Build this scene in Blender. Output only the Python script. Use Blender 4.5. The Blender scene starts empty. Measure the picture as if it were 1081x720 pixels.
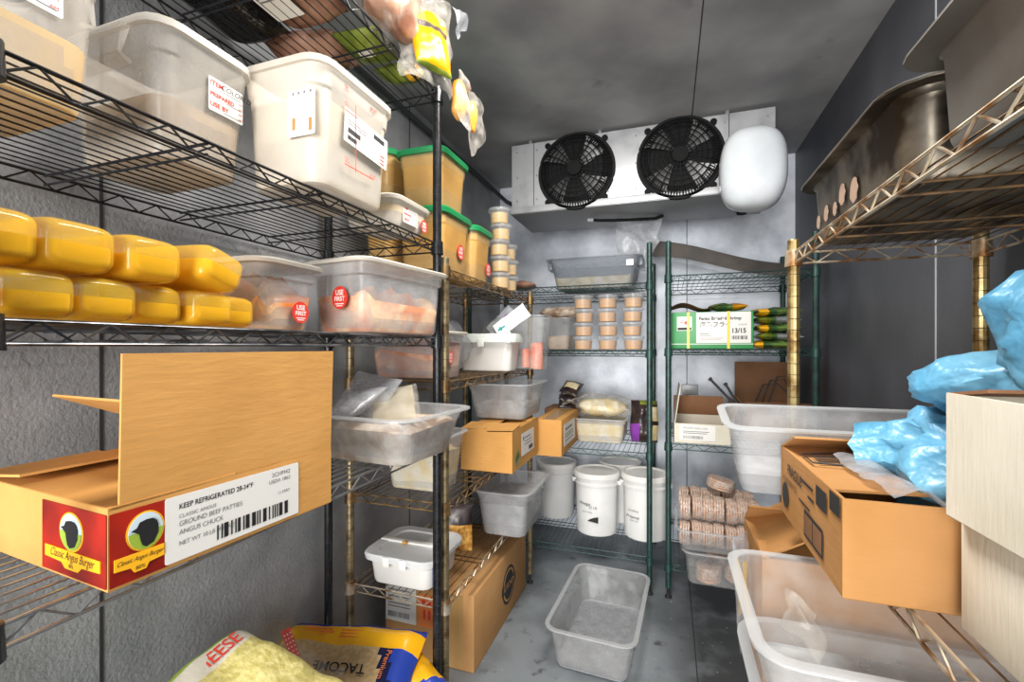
import bpy, bmesh, math, random
from mathutils import Vector, Matrix, noise
SC = bpy.context.scene
COL = SC.collection
PI = math.pi
R = math.radians
random.seed(7)

# ------------------------------------------------------------------ materials
def nodemat(name):
    m = bpy.data.materials.new(name); m.use_nodes = True
    nt = m.node_tree; b = nt.nodes['Principled BSDF']
    return m, nt, b
def rgb(h):
    h = h.lstrip('#'); c = [int(h[i:i+2], 16)/255 for i in (0, 2, 4)]
    return tuple(x/12.92 if x <= .04045 else ((x+.055)/1.055)**2.4 for x in c) + (1,)
def mix(nt, fac, a, b):
    n = nt.nodes.new('ShaderNodeMix'); n.data_type = 'RGBA'
    nt.links.new(fac, n.inputs[0])
    for i, v in ((6, a), (7, b)):
        if isinstance(v, tuple): n.inputs[i].default_value = v
        else: nt.links.new(v, n.inputs[i])
    return n.outputs[2]
def ramp(nt, fac, p0, p1, v0=0.0, v1=1.0):
    n = nt.nodes.new('ShaderNodeMapRange'); n.inputs[1].default_value = p0; n.inputs[2].default_value = p1
    n.inputs[3].default_value = v0; n.inputs[4].default_value = v1
    nt.links.new(fac, n.inputs[0]); return n.outputs[0]
def tex(nt, kind, scale, detail=3.0, coord='Object', stretch=None):
    tc = nt.nodes.new('ShaderNodeTexCoord')
    n = nt.nodes.new('ShaderNodeTex'+kind)
    n.inputs['Scale'].default_value = scale
    if kind == 'Noise': n.inputs['Detail'].default_value = detail
    src = tc.outputs[coord]
    if stretch:
        mp = nt.nodes.new('ShaderNodeMapping'); mp.inputs['Scale'].default_value = stretch
        nt.links.new(src, mp.inputs[0]); src = mp.outputs[0]
    nt.links.new(src, n.inputs['Vector'])
    return n.outputs['Fac'] if kind in ('Noise', 'Wave') else n.outputs[0]
def bump(nt, b, h, strength, dist=.002):
    n = nt.nodes.new('ShaderNodeBump'); n.inputs['Strength'].default_value = strength
    n.inputs['Distance'].default_value = dist
    nt.links.new(h, n.inputs['Height']); nt.links.new(n.outputs[0], b.inputs['Normal'])
def mat(name, col, rough=.5, metal=0.0, col2=None, scale=20, lo=.4, hi=.65, bmp=0, bscale=80, bdist=.002,
        alpha=1.0, alpha2=None, ascale=14, spec=.5, stretch=None, sub=0, detail=4):
    m, nt, b = nodemat(name)
    b.inputs['Base Color'].default_value = rgb(col); b.inputs['Roughness'].default_value = rough
    b.inputs['Metallic'].default_value = metal; b.inputs['Specular IOR Level'].default_value = spec
    if col2:
        nt.links.new(mix(nt, ramp(nt, tex(nt, 'Noise', scale, detail, stretch=stretch), lo, hi), rgb(col), rgb(col2)), b.inputs['Base Color'])
    if bmp: bump(nt, b, tex(nt, 'Noise', bscale, 3, stretch=stretch), bmp, bdist)
    if alpha2 is not None:
        nt.links.new(ramp(nt, tex(nt, 'Noise', ascale, 4), .35, .68, alpha, alpha2), b.inputs['Alpha'])
    elif alpha < 1: b.inputs['Alpha'].default_value = alpha
    if sub:
        b.inputs['Subsurface Weight'].default_value = sub; b.inputs['Subsurface Radius'].default_value = (.02, .012, .006)
    return m
K = {}
# room
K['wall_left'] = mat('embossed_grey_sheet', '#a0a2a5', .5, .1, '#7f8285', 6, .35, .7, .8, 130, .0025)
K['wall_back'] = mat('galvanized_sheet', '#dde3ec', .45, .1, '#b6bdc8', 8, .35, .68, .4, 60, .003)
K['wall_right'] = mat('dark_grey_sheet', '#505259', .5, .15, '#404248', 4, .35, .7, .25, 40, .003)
K['ceiling'] = mat('ceiling_sheet', '#939394', .6, .05, '#6c6c6e', 3.0, .36, .7, .25, 90, .002)
def floor_mat():
    m, nt, b = nodemat('worn_painted_floor')
    big = ramp(nt, tex(nt, 'Noise', 3.1, 6), .42, .62)
    c = mix(nt, big, rgb('#868d92'), rgb('#61676b'))
    c = mix(nt, ramp(nt, tex(nt, 'Noise', 17, 5),   .6, .74), c, rgb('#45484a'))
    # grime along the right-hand side of the aisle
    g = nt.nodes.new('ShaderNodeNewGeometry'); s = nt.nodes.new('ShaderNodeSeparateXYZ')
    nt.links.new(g.outputs['Position'], s.inputs[0])
    gx = ramp(nt, s.outputs[0], -.08, .12)
    n2 = nt.nodes.new('ShaderNodeMath'); n2.operation = 'MULTIPLY'
    nt.links.new(gx, n2.inputs[0]); nt.links.new(ramp(nt, tex(nt, 'Noise', 5, 6), .22, .5), n2.inputs[1])
    c = mix(nt, n2.outputs[0], c, rgb('#3b3d3f'))
    c = mix(nt, ramp(nt, tex(nt, 'Noise', 60, 2), .72, .74), c, rgb('#a9a9a5'))
    nt.links.new(c, b.inputs['Base Color']); b.inputs['Roughness'].default_value = .38
    bump(nt, b, tex(nt, 'Noise', 40, 4), .25, .002)
    return m
K['floor'] = floor_mat()
def ceil_mat():
    m, nt, b = nodemat('stained_ceiling_sheet')
    c = mix(nt, ramp(nt, tex(nt, 'Noise', 2.4, 7), .38, .66), rgb('#a0a0a0'), rgb('#77777a'))
    c = mix(nt, ramp(nt, tex(nt, 'Noise', 5, 4), .66, .8), c, rgb('#68686a'))
    nt.links.new(c, b.inputs['Base Color']); b.inputs['Roughness'].default_value = .6
    bump(nt, b, tex(nt, 'Noise', 120, 3), .25, .0015); return m
K['ceiling'] = ceil_mat()
K['seam'] = mat('seam_dark', '#2e2f31', .7)
K['seam_light'] = mat('seam_light', '#b9bdc2', .4, .3)
# wires
K['black'] = mat('black_epoxy', '#141518', .28, .2, '#222428', 60)
K['chrome'] = mat('dull_chrome', '#c4c6c9', .3, .9, '#8d8a86', 30, .5, .75)
K['chromedark'] = mat('dark_chrome', '#77797d', .3, .85, '#3d3f43', 20, .42, .62)
K['brass'] = mat('tarnished_brass_plating', '#c6b07c', .28, .85, '#86683c', 34, .48, .7)
K['rusty'] = mat('rust_stained_wire', '#c9bda8', .4, .7, '#8a6238', 22, .45, .62)
K['rustdark'] = mat('dark_rusty_deck_wire', '#6a5134', .5, .5, '#3c2a1a', 24, .4, .62)
K['bronze'] = mat('bronze_rusty_wire', '#957850', .42, .7, '#54402a', 24, .4, .65)
K['green'] = mat('green_epoxy', '#24443f', .4, .15, '#1a322f', 30)
K['ring'] = mat('dark_post_groove', '#2a2118', .6)
K['dullbrass'] = mat('dull_tarnished_plating', '#8f8062', .42, .7, '#5b4a33', 30, .45, .66)
K['rubber'] = mat('dark_foot', '#1b1b1c', .6)
# plastics
K['clearrim'] = mat('clear_plastic_rim', '#c6c8ca', .15, 0, alpha=.45)
K['frostrim'] = mat('scuffed_plastic_rim', '#c6c9cb', .18, 0, alpha=.5)
K['hazyrim'] = mat('hazy_plastic_rim', '#ddd8cf', .2, 0, alpha=.65)
K['snow'] = mat('white_frost', '#c3c5c7', .6, 0, '#a9acaf', 20, alpha=.35, alpha2=.75)
K['clear'] = mat('clear_polycarbonate', '#c9c9c8', .18, 0, alpha=.1, alpha2=.2, ascale=22)
K['frost'] = mat('scuffed_clear_plastic', '#c9cacb', .24, 0, alpha=.2, alpha2=.38, ascale=22, bmp=.08, bscale=50)
K['milky'] = mat('milky_polypropylene', '#dcd5c9', .35, 0, alpha=.55, alpha2=.75, ascale=7)
K['hazy'] = mat('hazy_grey_container', '#d6d0c6', .25, 0, alpha=.22, alpha2=.5, ascale=8)
K['smoke'] = mat('smoky_polycarbonate', '#7f868f', .25, 0, alpha=.5, alpha2=.62)
K['wrap'] = mat('glossy_shrink_wrap', '#e9ddd2', .1, 0, alpha=.12, alpha2=.6, ascale=45, bmp=.9, bscale=70, bdist=.006)
K['creambag'] = mat('cream_vacuum_bag', '#bfb7a6', .35, 0, '#aca18b', 14, alpha=.62, bmp=.3, bscale=30)
K['film'] = mat('crinkled_plastic_film', '#c9c3ba', .12, 0, alpha=.06, alpha2=.28, ascale=30, bmp=.6, bscale=35, bdist=.006)
K['filmgrey'] = mat('grey_plastic_film', '#b9bcc2', .2, 0, alpha=.2, alpha2=.5, ascale=25, bmp=.5, bscale=30, bdist=.006)
K['white'] = mat('white_plastic', '#eceae5', .35)
K['white2'] = mat('white_pail_plastic', '#e4e4e2', .33, 0, '#d8d8d6', 6)
K['tublid'] = mat('mint_white_lid', '#e3e9e3', .35)
K['tublidclear'] = mat('translucent_lid', '#e9ebec', .25, 0, alpha=.72)
K['greenlid'] = mat('green_lid', '#1f8a50', .35)
K['bluelabel'] = mat('blue_print', '#27509a', .4)
K['amber'] = mat('amber_bucket_wall', '#e8cf96', .2, 0, alpha=.28)
K['bottle'] = mat('yellow_bottle_wall', '#f0c63c', .1, 0, alpha=.42)
# foods
K['yellow'] = mat('yellow_liquid', '#fdc00c', .4, 0, '#f7b000', 8, spec=.2)
K['mustard'] = mat('mustard_sauce', '#d7a13d', .5, 0, '#bd842a', 9)
K['cream'] = mat('cream_liquid', '#efe3cf', .5, 0, '#dfcaa4', 6)
K['beige'] = mat('beige_liquid', '#ddb96f', .5, 0, '#c99c4a', 6)
K['grey_beige'] = mat('greyish_beige_food', '#d8c4ab', .5, 0, '#a8917c', 7)
K['tan'] = mat('tan_sauce', '#cfa06a', .5, 0, '#c09058', 10)
K['chicken'] = mat('orange_raw_chicken', '#dd8443', .3, 0, '#f6cfa4', 13, .42, .6, .6, 30, .006)
K['meat'] = mat('pink_brown_meat', '#bb7a5c', .4, 0, '#dcb094', 14, .42, .66, .5, 40, .005)
K['mixed'] = mat('mixed_greyish_food', '#94765c', .45, 0, '#cfc2b2', 22, .4, .6, .6, 40, .006)
K['pasta'] = mat('pale_yellow_pasta', '#d9c48f', .5, 0, '#efe6cd', 22, .4, .65, .6, 45, .005)
K['patty'] = mat('pale_brown_patty', '#c79c80', .28, 0, '#a67a5e', 50, .4, .65, .5, 90)
K['brownpack'] = mat('brown_wrapped_meat', '#7d5543', .25, 0, '#b08872', 10, .42, .66, .5, 25, .006)
K['blackpack'] = mat('black_plastic', '#161516', .15, 0, bmp=.7, bscale=28, bdist=.008)
K['greenpack'] = mat('green_package', '#56651d', .3, 0, '#7d8a34', 20)
K['cheese'] = mat('shredded_pale_cheese', '#e3d78f', .5, 0, '#cbbd6c', 60, .4, .62, .7, 90, .004)
K['carrot'] = mat('orange_red_roll', '#e2653c', .3, 0, '#f0a184', 20)
K['ricegrain'] = mat('beige_rice', '#d4b88c', .55, 0, '#c0a173', 90, .4, .6, .6, 120, .003)
K['fries'] = mat('golden_fries', '#e8b45a', .5, 0, '#b9772a', 70, .4, .6, .7, 60, .004)
# papers
def cardboard(name, c1, c2, st=(.6, .6, 3)):
    m, nt, b = nodemat(name)
    c = mix(nt, ramp(nt, tex(nt, 'Noise', 6, 5), .35, .7), rgb(c1), rgb(c2))
    nt.links.new(c, b.inputs['Base Color']); b.inputs['Roughness'].default_value = .75
    b.inputs['Specular IOR Level'].default_value = .2
    bump(nt, b, tex(nt, 'Noise', 40, 3, stretch=st), .4, .002)
    return m
K['kraft'] = cardboard('kraft_cardboard', '#cf9a58', '#bf8b4b')
K['kraft2'] = cardboard('pale_kraft_cardboard', '#c1936035'[:7], '#ae8151')
K['kraft3'] = cardboard('dimmed_kraft_cardboard', '#b48453', '#a3743f')  # same kraft with a darker colour to offset the strong front light
K['kraftdark'] = cardboard('brown_cardboard', '#8a6448', '#755238')
K['whitebox'] = cardboard('white_faced_cardboard', '#dcd6c7', '#cbc4b2', (4, 4, .5))
K['tape'] = mat('packing_tape', '#cda268', .2, 0, alpha=.75)
K['paper'] = mat('white_label_paper', '#dfddd8', .55)
K['ink'] = mat('black_ink', '#1a1a1c', .6)
K['greyink'] = mat('grey_ink', '#77777a', .6)
K['redink'] = mat('red_ink', '#d8402e', .55)
K['red'] = mat('red_label', '#a8210f', .35, 0, '#76140b', 12)
K['redsticker'] = mat('red_sticker', '#d93a2c', .4)
K['orangeink'] = mat('orange_label', '#e58245', .5)
K['gold'] = mat('golden_yellow_print', '#f5b41f', .4)
K['whiteink'] = mat('white_ink', '#f4f2ee', .5)
K['sky'] = mat('pale_blue_print', '#c9d9e2', .5)
K['grass'] = mat('green_print', '#93ad3a', .5)
K['boxgreen'] = mat('green_printed_carton', '#3f9457', .45)
K['darkgreen'] = mat('dark_green_carton_side', '#23402c', .5)
K['strap'] = mat('yellow_strap', '#e0c04a', .35)
K['bagyellow'] = mat('yellow_bag_print', '#f4b41a', .25, 0, bmp=.3, bscale=20, bdist=.004)
K['bagblue'] = mat('blue_bag_print', '#2a44a5', .25, 0, bmp=.3, bscale=20, bdist=.004)
K['navy'] = mat('navy_bag_print', '#1e2147', .25)
K['purple'] = mat('purple_print', '#7b3a94', .3)
K['teal'] = mat('teal_print', '#2f8f93', .3)
K['baggreen'] = mat('green_bag', '#39552e', .25, 0, '#66813f', 25, .45, .6, .4, 30, .004)
K['bagdark'] = mat('dark_bag', '#211a20', .3, 0, '#3a2b26', 20)
K['bluefilm'] = mat('blue_poly_bag', '#5a9dc2', .36, 0, '#7db6d2', 9, .4, .7, .8, 24, .012, alpha=.9)
K['yellowchip'] = mat('yellow_tortilla_bag', '#c98a00', .3, 0, '#bf7a00', 10, bmp=.5, bscale=20, bdist=.006)
K['orangefood'] = mat('orange_food', '#d07a18', .35, 0, '#e2a85a', 18)
# metals / machine
K['evap'] = mat('dull_aluminium_housing', '#bcbdbf', .45, .3, '#a3a5a8', 12, .45, .7, .1, 60)
K['evapdark'] = mat('grey_drain_pan', '#8f9193', .45, .4)
K['fan'] = mat('black_fan_guard', '#0d0d0e', .7, spec=.2)
K['fandark'] = mat('fan_recess_shade', '#131314', .9)
K['blade'] = mat('aluminium_blade', '#6e6e6e', .45, .5)
K['ice'] = mat('white_ice', '#cfd4d8', .16, 0, '#bfc5ca', 5, sub=.15, bmp=.08, bscale=14, bdist=.01)
K['steel'] = mat('stained_steel', '#7d7568', .32, .7, '#352b22', 11, .44, .62, .15, 30)
K['steel2'] = mat('dull_steel', '#8e8a84', .42, .75, '#77726b', 7)
K['steelrim'] = mat('steel_rim', '#b9b5ae', .3, .9)
K['pinkstain'] = mat('pale_pink_stain', '#8d7666', .6)
K['board'] = mat('dark_wet_board', '#2c2622', .6, 0, '#40372f', 12)
K['conduit'] = mat('dark_conduit', '#3b3d40', .5, .3)

# ------------------------------------------------------------------ mesh helpers
class MB:
    def __init__(s): s.v = []; s.f = []; s.m = []
    def add(s, vs, fs, mi=0):
        o = len(s.v); s.v += [tuple(p) for p in vs]
        for f in fs: s.f.append(tuple(i+o for i in f)); s.m.append(mi)
        return s
    def box(s, x0, x1, y0, y1, z0, z1, mi=0):
        return s.add([(x0,y0,z0),(x1,y0,z0),(x1,y1,z0),(x0,y1,z0),(x0,y0,z1),(x1,y0,z1),(x1,y1,z1),(x0,y1,z1)],
                     [(0,3,2,1),(4,5,6,7),(0,1,5,4),(1,2,6,5),(2,3,7,6),(3,0,4,7)], mi)
    def rbox(s, x0, x1, y0, y1, z0, z1, r=.004, seg=2, mi=0):
        bm = bmesh.new(); bmesh.ops.create_cube(bm, size=1)
        for v in bm.verts:
            v.co = Vector(((x0+x1)/2+v.co.x*(x1-x0), (y0+y1)/2+v.co.y*(y1-y0), (z0+z1)/2+v.co.z*(z1-z0)))
        bmesh.ops.bevel(bm, geom=bm.edges[:], offset=r, segments=seg, affect='EDGES', profile=.5)
        bm.verts.index_update()
        s.add([v.co for v in bm.verts], [[v.index for v in f.verts] for f in bm.faces], mi); bm.free(); return s
    def rings(s, rs, cap0=True, cap1=True, mi=0, close=True):
        n = len(rs[0]); vs = [p for r in rs for p in r]; fs = []
        for k in range(len(rs)-1):
            for i in range(n if close else n-1):
                j = (i+1) % n
                fs.append((k*n+i, k*n+j, (k+1)*n+j, (k+1)*n+i))
        if cap0: fs.append(tuple(range(n))[::-1])
        if cap1: fs.append(tuple((len(rs)-1)*n+i for i in range(n)))
        return s.add(vs, fs, mi)
    def tube(s, pts, r, n=6, mi=0, r2=None):
        pts = [Vector(p) for p in pts]; rs = []
        up = None
        for i, p in enumerate(pts):
            d = (pts[min(i+1, len(pts)-1)] - pts[max(i-1, 0)])
            if d.length < 1e-9: d = Vector((0,0,1))
            d.normalize()
            if up is None or abs(up.dot(d)) > .95: up = Vector((0,0,1)) if abs(d.z) < .9 else Vector((1,0,0))
            a = up.cross(d).normalized(); b = d.cross(a)
            q = r if r2 is None else r + (r2-r)*i/max(1, len(pts)-1)
            rs.append([p + a*math.cos(2*PI*k/n)*q + b*math.sin(2*PI*k/n)*q for k in range(n)])
        return s.rings(rs, mi=mi)
    def lathe(s, prof, n=32, cx=0, cy=0, mi=0, cap0=True, cap1=True):
        return s.rings([[(cx+r*math.cos(2*PI*k/n), cy+r*math.sin(2*PI*k/n), z) for k in range(n)] for r, z in prof], cap0, cap1, mi)
    def build(s, name, m, parent=None, smooth=35, loc=None, recalc=True):
        me = bpy.data.meshes.new(name); me.from_pydata(s.v, [], s.f)
        ms = m if isinstance(m, (list, tuple)) else [m]
        for k in ms: me.materials.append(K[k] if isinstance(k, str) else k)
        me.polygons.foreach_set('material_index', s.m)
        if recalc:
            bm = bmesh.new(); bm.from_mesh(me); bmesh.ops.recalc_face_normals(bm, faces=bm.faces); bm.to_mesh(me); bm.free()
        if smooth:
            me.polygons.foreach_set('use_smooth', [True]*len(me.polygons)); me.set_sharp_from_angle(angle=R(smooth))
        me.update()
        o = bpy.data.objects.new(name, me); COL.objects.link(o)
        if parent: o.parent = parent
        if loc: o.location = loc
        return o
def rr(hx, hy, r, z, cx=0, cy=0, seg=4):
    r = min(r, hx*.98, hy*.98); out = []
    for sx, sy, a0 in ((1,1,0),(-1,1,PI/2),(-1,-1,PI),(1,-1,1.5*PI)):
        for k in range(seg+1):
            a = a0+PI/2*k/seg
            out.append((cx+sx*(hx-r)+r*math.cos(a), cy+sy*(hy-r)+r*math.sin(a), z))
    return out
def tag(o, label=None, cat=None, group=None, kind=None):
    if label: o['label'] = label
    if cat: o['category'] = cat
    if group: o['group'] = group
    if kind: o['kind'] = kind
    return o
def empty(name, loc, rz=0):
    o = bpy.data.objects.new(name, None); COL.objects.link(o); o.location = loc; o.rotation_euler = (0, 0, rz)
    o.empty_display_size = .05
    return o
def copy_tree(o, parent=None):
    c = o.copy(); COL.objects.link(c); c.parent = parent
    for ch in list(o.children): copy_tree(ch, c)
    return c
def nz(p, sc, seed=0): return noise.noise(Vector((p[0]*sc+seed*7.3, p[1]*sc-seed*3.1, p[2]*sc+seed*1.7)))

AX = {'+x': (1,0,0), '-x': (-1,0,0), '+y': (0,1,0), '-y': (0,-1,0), '+z': (0,0,1), '-z': (0,0,-1)}
def frame(c, n, up=(0,0,1), rot=0):
    n = Vector(AX[n] if isinstance(n, str) else n).normalized(); u = Vector(up)
    u = (u - n*u.dot(n)).normalized(); x = u.cross(n)
    m = Matrix((x, u, n)).transposed().to_4x4(); m.translation = Vector(c)
    return m @ Matrix.Rotation(rot, 4, 'Z')
def sticker(parent, c, n, w, h, m='paper', name='label', rot=0, up=(0,0,1), lab=None, r=.003, t=.0007):
    b = MB(); b.rings([rr(w/2, h/2, r, 0), rr(w/2, h/2, r, t)])
    o = b.build(name, m, parent, smooth=0); o.matrix_local = frame(c, n, up, rot)
    if lab: o['label'] = lab
    return o
def disc_sticker(parent, c, n, rx, ry, m='redsticker', name='sticker', up=(0,0,1), rot=0, z=0, t=.0007):
    b = MB(); b.rings([[(rx*math.cos(2*PI*k/28), ry*math.sin(2*PI*k/28), q) for k in range(28)] for q in (z, z+t)])
    o = b.build(name, m, parent, smooth=0)
    if n is not None: o.matrix_local = frame(c, n, up, rot)
    else: o.location = c
    return o
def text(parent, s, x, y, size, m='ink', align='LEFT', shear=0, rot=0, z=.0011, bold=0.0, sx=1, name='lettering'):
    cu = bpy.data.curves.new(name, 'FONT'); cu.body = s; cu.size = size; cu.align_x = align; cu.align_y = 'CENTER'
    cu.shear = shear; cu.offset = bold*size; cu.fill_mode = 'FRONT'
    cu.materials.append(K[m])
    tmp = bpy.data.objects.new(name, cu); COL.objects.link(tmp)
    me = bpy.data.meshes.new_from_object(tmp.evaluated_get(bpy.context.evaluated_depsgraph_get()))
    bpy.data.objects.remove(tmp); me.name = name
    me.materials.clear(); me.materials.append(K[m])
    o = bpy.data.objects.new(name, me); COL.objects.link(o); o.parent = parent
    o.location = (x, y, z); o.rotation_euler = (0, 0, rot); o.scale = (sx, 1, 1)
    return o
def marks(parent, rects, m='greyink', name='printed_lines', z=.0009, t=.0003):
    b = MB()
    for x0, x1, y0, y1 in rects: b.box(x0, x1, y0, y1, z, z+t)
    return b.build(name, m, parent, smooth=0)
def barcode(parent, x0, x1, y0, y1, m='ink', seed=1, name='barcode'):
    rnd = random.Random(seed); x = x0; rs = []; u = (x1-x0)/60
    while x < x1-u*3:
        w = rnd.choice((1, 1, 2, 3))*u; rs.append((x, x+w, y0, y1)); x += w + rnd.choice((1, 1, 2))*u
    return marks(parent, rs, m, name)
def use_first(parent, c, n, rx=.022, ry=None, up=(0,0,1), rot=0):
    ry = ry or rx
    o = disc_sticker(parent, c, n, rx, ry, up=up, rot=rot)
    text(o, 'USE', 0, ry*.42, ry*.62, 'whiteink', 'CENTER', bold=.02, sx=rx/ry)
    text(o, 'FIRST', 0, -ry*.12, ry*.56, 'whiteink', 'CENTER', bold=.02, sx=rx/ry)
    marks(o, [(-rx*.55, rx*.55, -ry*.58, -ry*.5), (-rx*.4, rx*.4, -ry*.75, -ry*.68)], 'whiteink')
    return o
def date_label(parent, c, n, w, h, up=(0,0,1), rot=0, hand='COLORED'):
    o = sticker(parent, c, n, w, h, rot=rot, up=up)
    text(o, 'ITEM', -w*.46, h*.33, h*.2, 'redink', bold=.03)
    text(o, 'PREPARED', -w*.46, 0, h*.17, 'redink', bold=.03)
    text(o, 'USE BY', -w*.46, -h*.3, h*.19, 'redink', bold=.03)
    marks(o, [(-w*.2, w*.44, h*.2, h*.215), (0, w*.44, -h*.1, -h*.085), (-w*.1, w*.44, -h*.42, -h*.405)], 'greyink')
    for q in range(4): text(o, 'AM', w*.36, h*(.1-.16*q), h*.09, 'redink')
    if hand: text(o, hand, -w*.16, h*.34, h*.22, 'ink', shear=.3)
    return o

# ------------------------------------------------------------------ containers
def shell(b, hx, hy, h, r=.03, taper=.012, flange=.012, t=.0022, rb=.012, step=.03, stepw=.003, lip=.004, mi=0, rim=1):
    """open-topped moulded container: hx, hy are the outer half sizes under the rim"""
    def hxz(z): return taper*(1-z/h)
    o = []
    o.append(rr(hx-taper-rb, hy-taper-rb, max(r-rb, .004), 0))
    o.append(rr(hx-taper-rb*.3, hy-taper-rb*.3, r-rb*.3, rb*.3))
    o.append(rr(hx-taper, hy-taper, r, rb))
    zs = h-step
    o.append(rr(hx-hxz(zs)-stepw, hy-hxz(zs)-stepw, r, zs))
    o.append(rr(hx-hxz(zs), hy-hxz(zs), r, zs+.004))
    o.append(rr(hx, hy, r, h-lip))
    o.append(rr(hx+flange, hy+flange, r+flange, h-lip))
    o.append(rr(hx+flange, hy+flange, r+flange, h))
    o.append(rr(hx-t, hy-t, r, h))
    o.append(rr(hx-hxz(zs)-t, hy-hxz(zs)-t, r, zs+.004))
    o.append(rr(hx-hxz(zs)-stepw-t, hy-hxz(zs)-stepw-t, r, zs))
    o.append(rr(hx-taper-t, hy-taper-t, r, rb+t))
    o.append(rr(hx-taper-rb, hy-taper-rb, max(r-rb, .004), t))
    b.rings(o[:6], True, False, mi); b.rings(o[5:9], False, False, rim); b.rings(o[8:], False, True, mi)
    bm = bmesh.new()
    for p in b.v: bm.verts.new(p)
    bm.verts.ensure_lookup_table()
    fl = []
    for f, k in zip(b.f, b.m):
        q = bm.faces.new([bm.verts[i] for i in f]); q.material_index = k
    bmesh.ops.remove_doubles(bm, verts=bm.verts, dist=1e-6); bm.verts.index_update()
    b.v = [tuple(v.co) for v in bm.verts]; b.f = [tuple(v.index for v in f.verts) for f in bm.faces]; b.m = [f.material_index for f in bm.faces]; bm.free()
    return b
RIM = {'clear': 'clearrim', 'frost': 'frostrim', 'hazy': 'hazyrim', 'smoke': 'smoke', 'steel': 'steel', 'steel2': 'steel2'}
def container(name, label, cat, x0, x1, y0, y1, z, h, m, group=None, rz=0, tilt=(0, 0), **kw):
    """outer sizes measured at the wall under the rim; one mesh, standing on z"""
    b = shell(MB(), (x1-x0)/2, (y1-y0)/2, h, **kw)
    o = b.build(name, [m, RIM.get(m, m)])
    o.location = ((x0+x1)/2, (y0+y1)/2, z); o.rotation_euler = (tilt[0], tilt[1], rz)
    return tag(o, label, cat, group)
def slab_lid(parent, hx, hy, z, m, t=.008, skirt=.012, r=.035, over=.014, name='lid', inset=.02):
    b = MB()
    b.rings([rr(hx+over, hy+over, r+over, z-skirt), rr(hx+over+.002, hy+over+.002, r+over, z), rr(hx+over-.002, hy+over-.002, r+over, z+t),
             rr(hx-inset+.004, hy-inset+.004, r, z+t), rr(hx-inset, hy-inset, r, z+t-.004)])
    return b.build(name, m, parent)
def filling(name, label, cat, o, hx, hy, z0, z1, m, r=.03, taper=.012, h=None, lumps=.0, seed=0, mound=0, parent=None, kind='stuff'):
    """food lying inside a container whose base is at object o's origin (given in o's local coordinates)"""
    h = h or z1
    def q(z): return taper*(1-z/h)
    rs = [rr(hx-q(z0)-.008, hy-q(z0)-.008, max(.01, r-.008), z0), rr(hx-q(z0)-.004, hy-q(z0)-.004, r, z0+.008)]
    for k in range(1, 4):
        z = z0+.008+(z1-z0-.008)*k/3; rs.append(rr(hx-q(z)-.004, hy-q(z)-.004, r, z))
    for f in (.86, .7, .52, .34, .16):
        rs.append([(p[0]*f, p[1]*f, z1+mound*(1-f*f)) for p in rs[-1 if f == .86 else 4]])
    if lumps:
        out = []
        for i, ring in enumerate(rs):
            a = lumps*(0 if i < 2 else min(1, (i-1)/3)); 
            out.append([(p[0], p[1], p[2]+a*1.6*nz((p[0], p[1], 0), 28, seed)+a*.8*nz((p[0], p[1], 0), 60, seed+3)) for p in ring])
        rs = out
    b = MB(); b.rings(rs)
    if parent is not None:
        return b.build(name, m, parent, smooth=60)
    f = b.build(name, m, None, smooth=60)
    f.location = o.location; f.rotation_euler = o.rotation_euler
    return tag(f, label, cat, None, kind)
def lump(b, c, rad, seed=0, amp=.25, sc=14, n=10, mi=0, sq=1.0, ridge=0):
    rs = []
    for i in range(1, n):
        th = PI*i/n; ring = []
        for k in range(2*n):
            ph = 2*PI*k/(2*n)
            d = Vector((math.sin(th)*math.cos(ph), math.sin(th)*math.sin(ph), math.cos(th)))
            if sq != 1: d = Vector(tuple(math.copysign(abs(q)**sq, q) for q in d))
            p = Vector((d.x*rad[0], d.y*rad[1], d.z*rad[2]))
            s = 1+amp*nz(p, sc, seed)
            if ridge: s += ridge*(abs(nz((p.x*.6, p.y, p.z*1.2), sc*1.5, seed+2))+.4*abs(nz(p, sc*3.2, seed+4))-.25)
            ring.append((c[0]+p.x*s, c[1]+p.y*s, c[2]+p.z*s))
        rs.append(ring)
    return b.rings(rs, mi=mi)
def hull(b, c, rad, n=46, seed=0, bev=.004, jit=.22, flat=None):
    rnd = random.Random(seed); bm = bmesh.new()
    for k in range(n):
        z = 1-2*(k+.5)/n; a = k*2.39996; q = math.sqrt(1-z*z); j = 1-jit*rnd.random()
        bm.verts.new((c[0]+rad[0]*q*math.cos(a)*j, c[1]+rad[1]*q*math.sin(a)*j, c[2]+rad[2]*z*j))
    r_ = bmesh.ops.convex_hull(bm, input=bm.verts[:]); 
    bmesh.ops.delete(bm, geom=[g for g in r_['geom_interior'] if isinstance(g, bmesh.types.BMVert)], context='VERTS')
    bmesh.ops.subdivide_edges(bm, edges=bm.edges[:], cuts=4, use_grid_fill=True)
    for v in bm.verts:       # folds running down the facets
        p = v.co-Vector(c); v.co += p*(.34*nz(p, 12, seed)-.34*abs(nz((p.x*1.6, p.y*1.6, p.z*.6), 17, seed+3))+.12*nz(p, 40, seed+6))
    bm.verts.index_update()
    b.add([v.co for v in bm.verts], [[v.index for v in f.verts] for f in bm.faces]); bm.free(); return b
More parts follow.
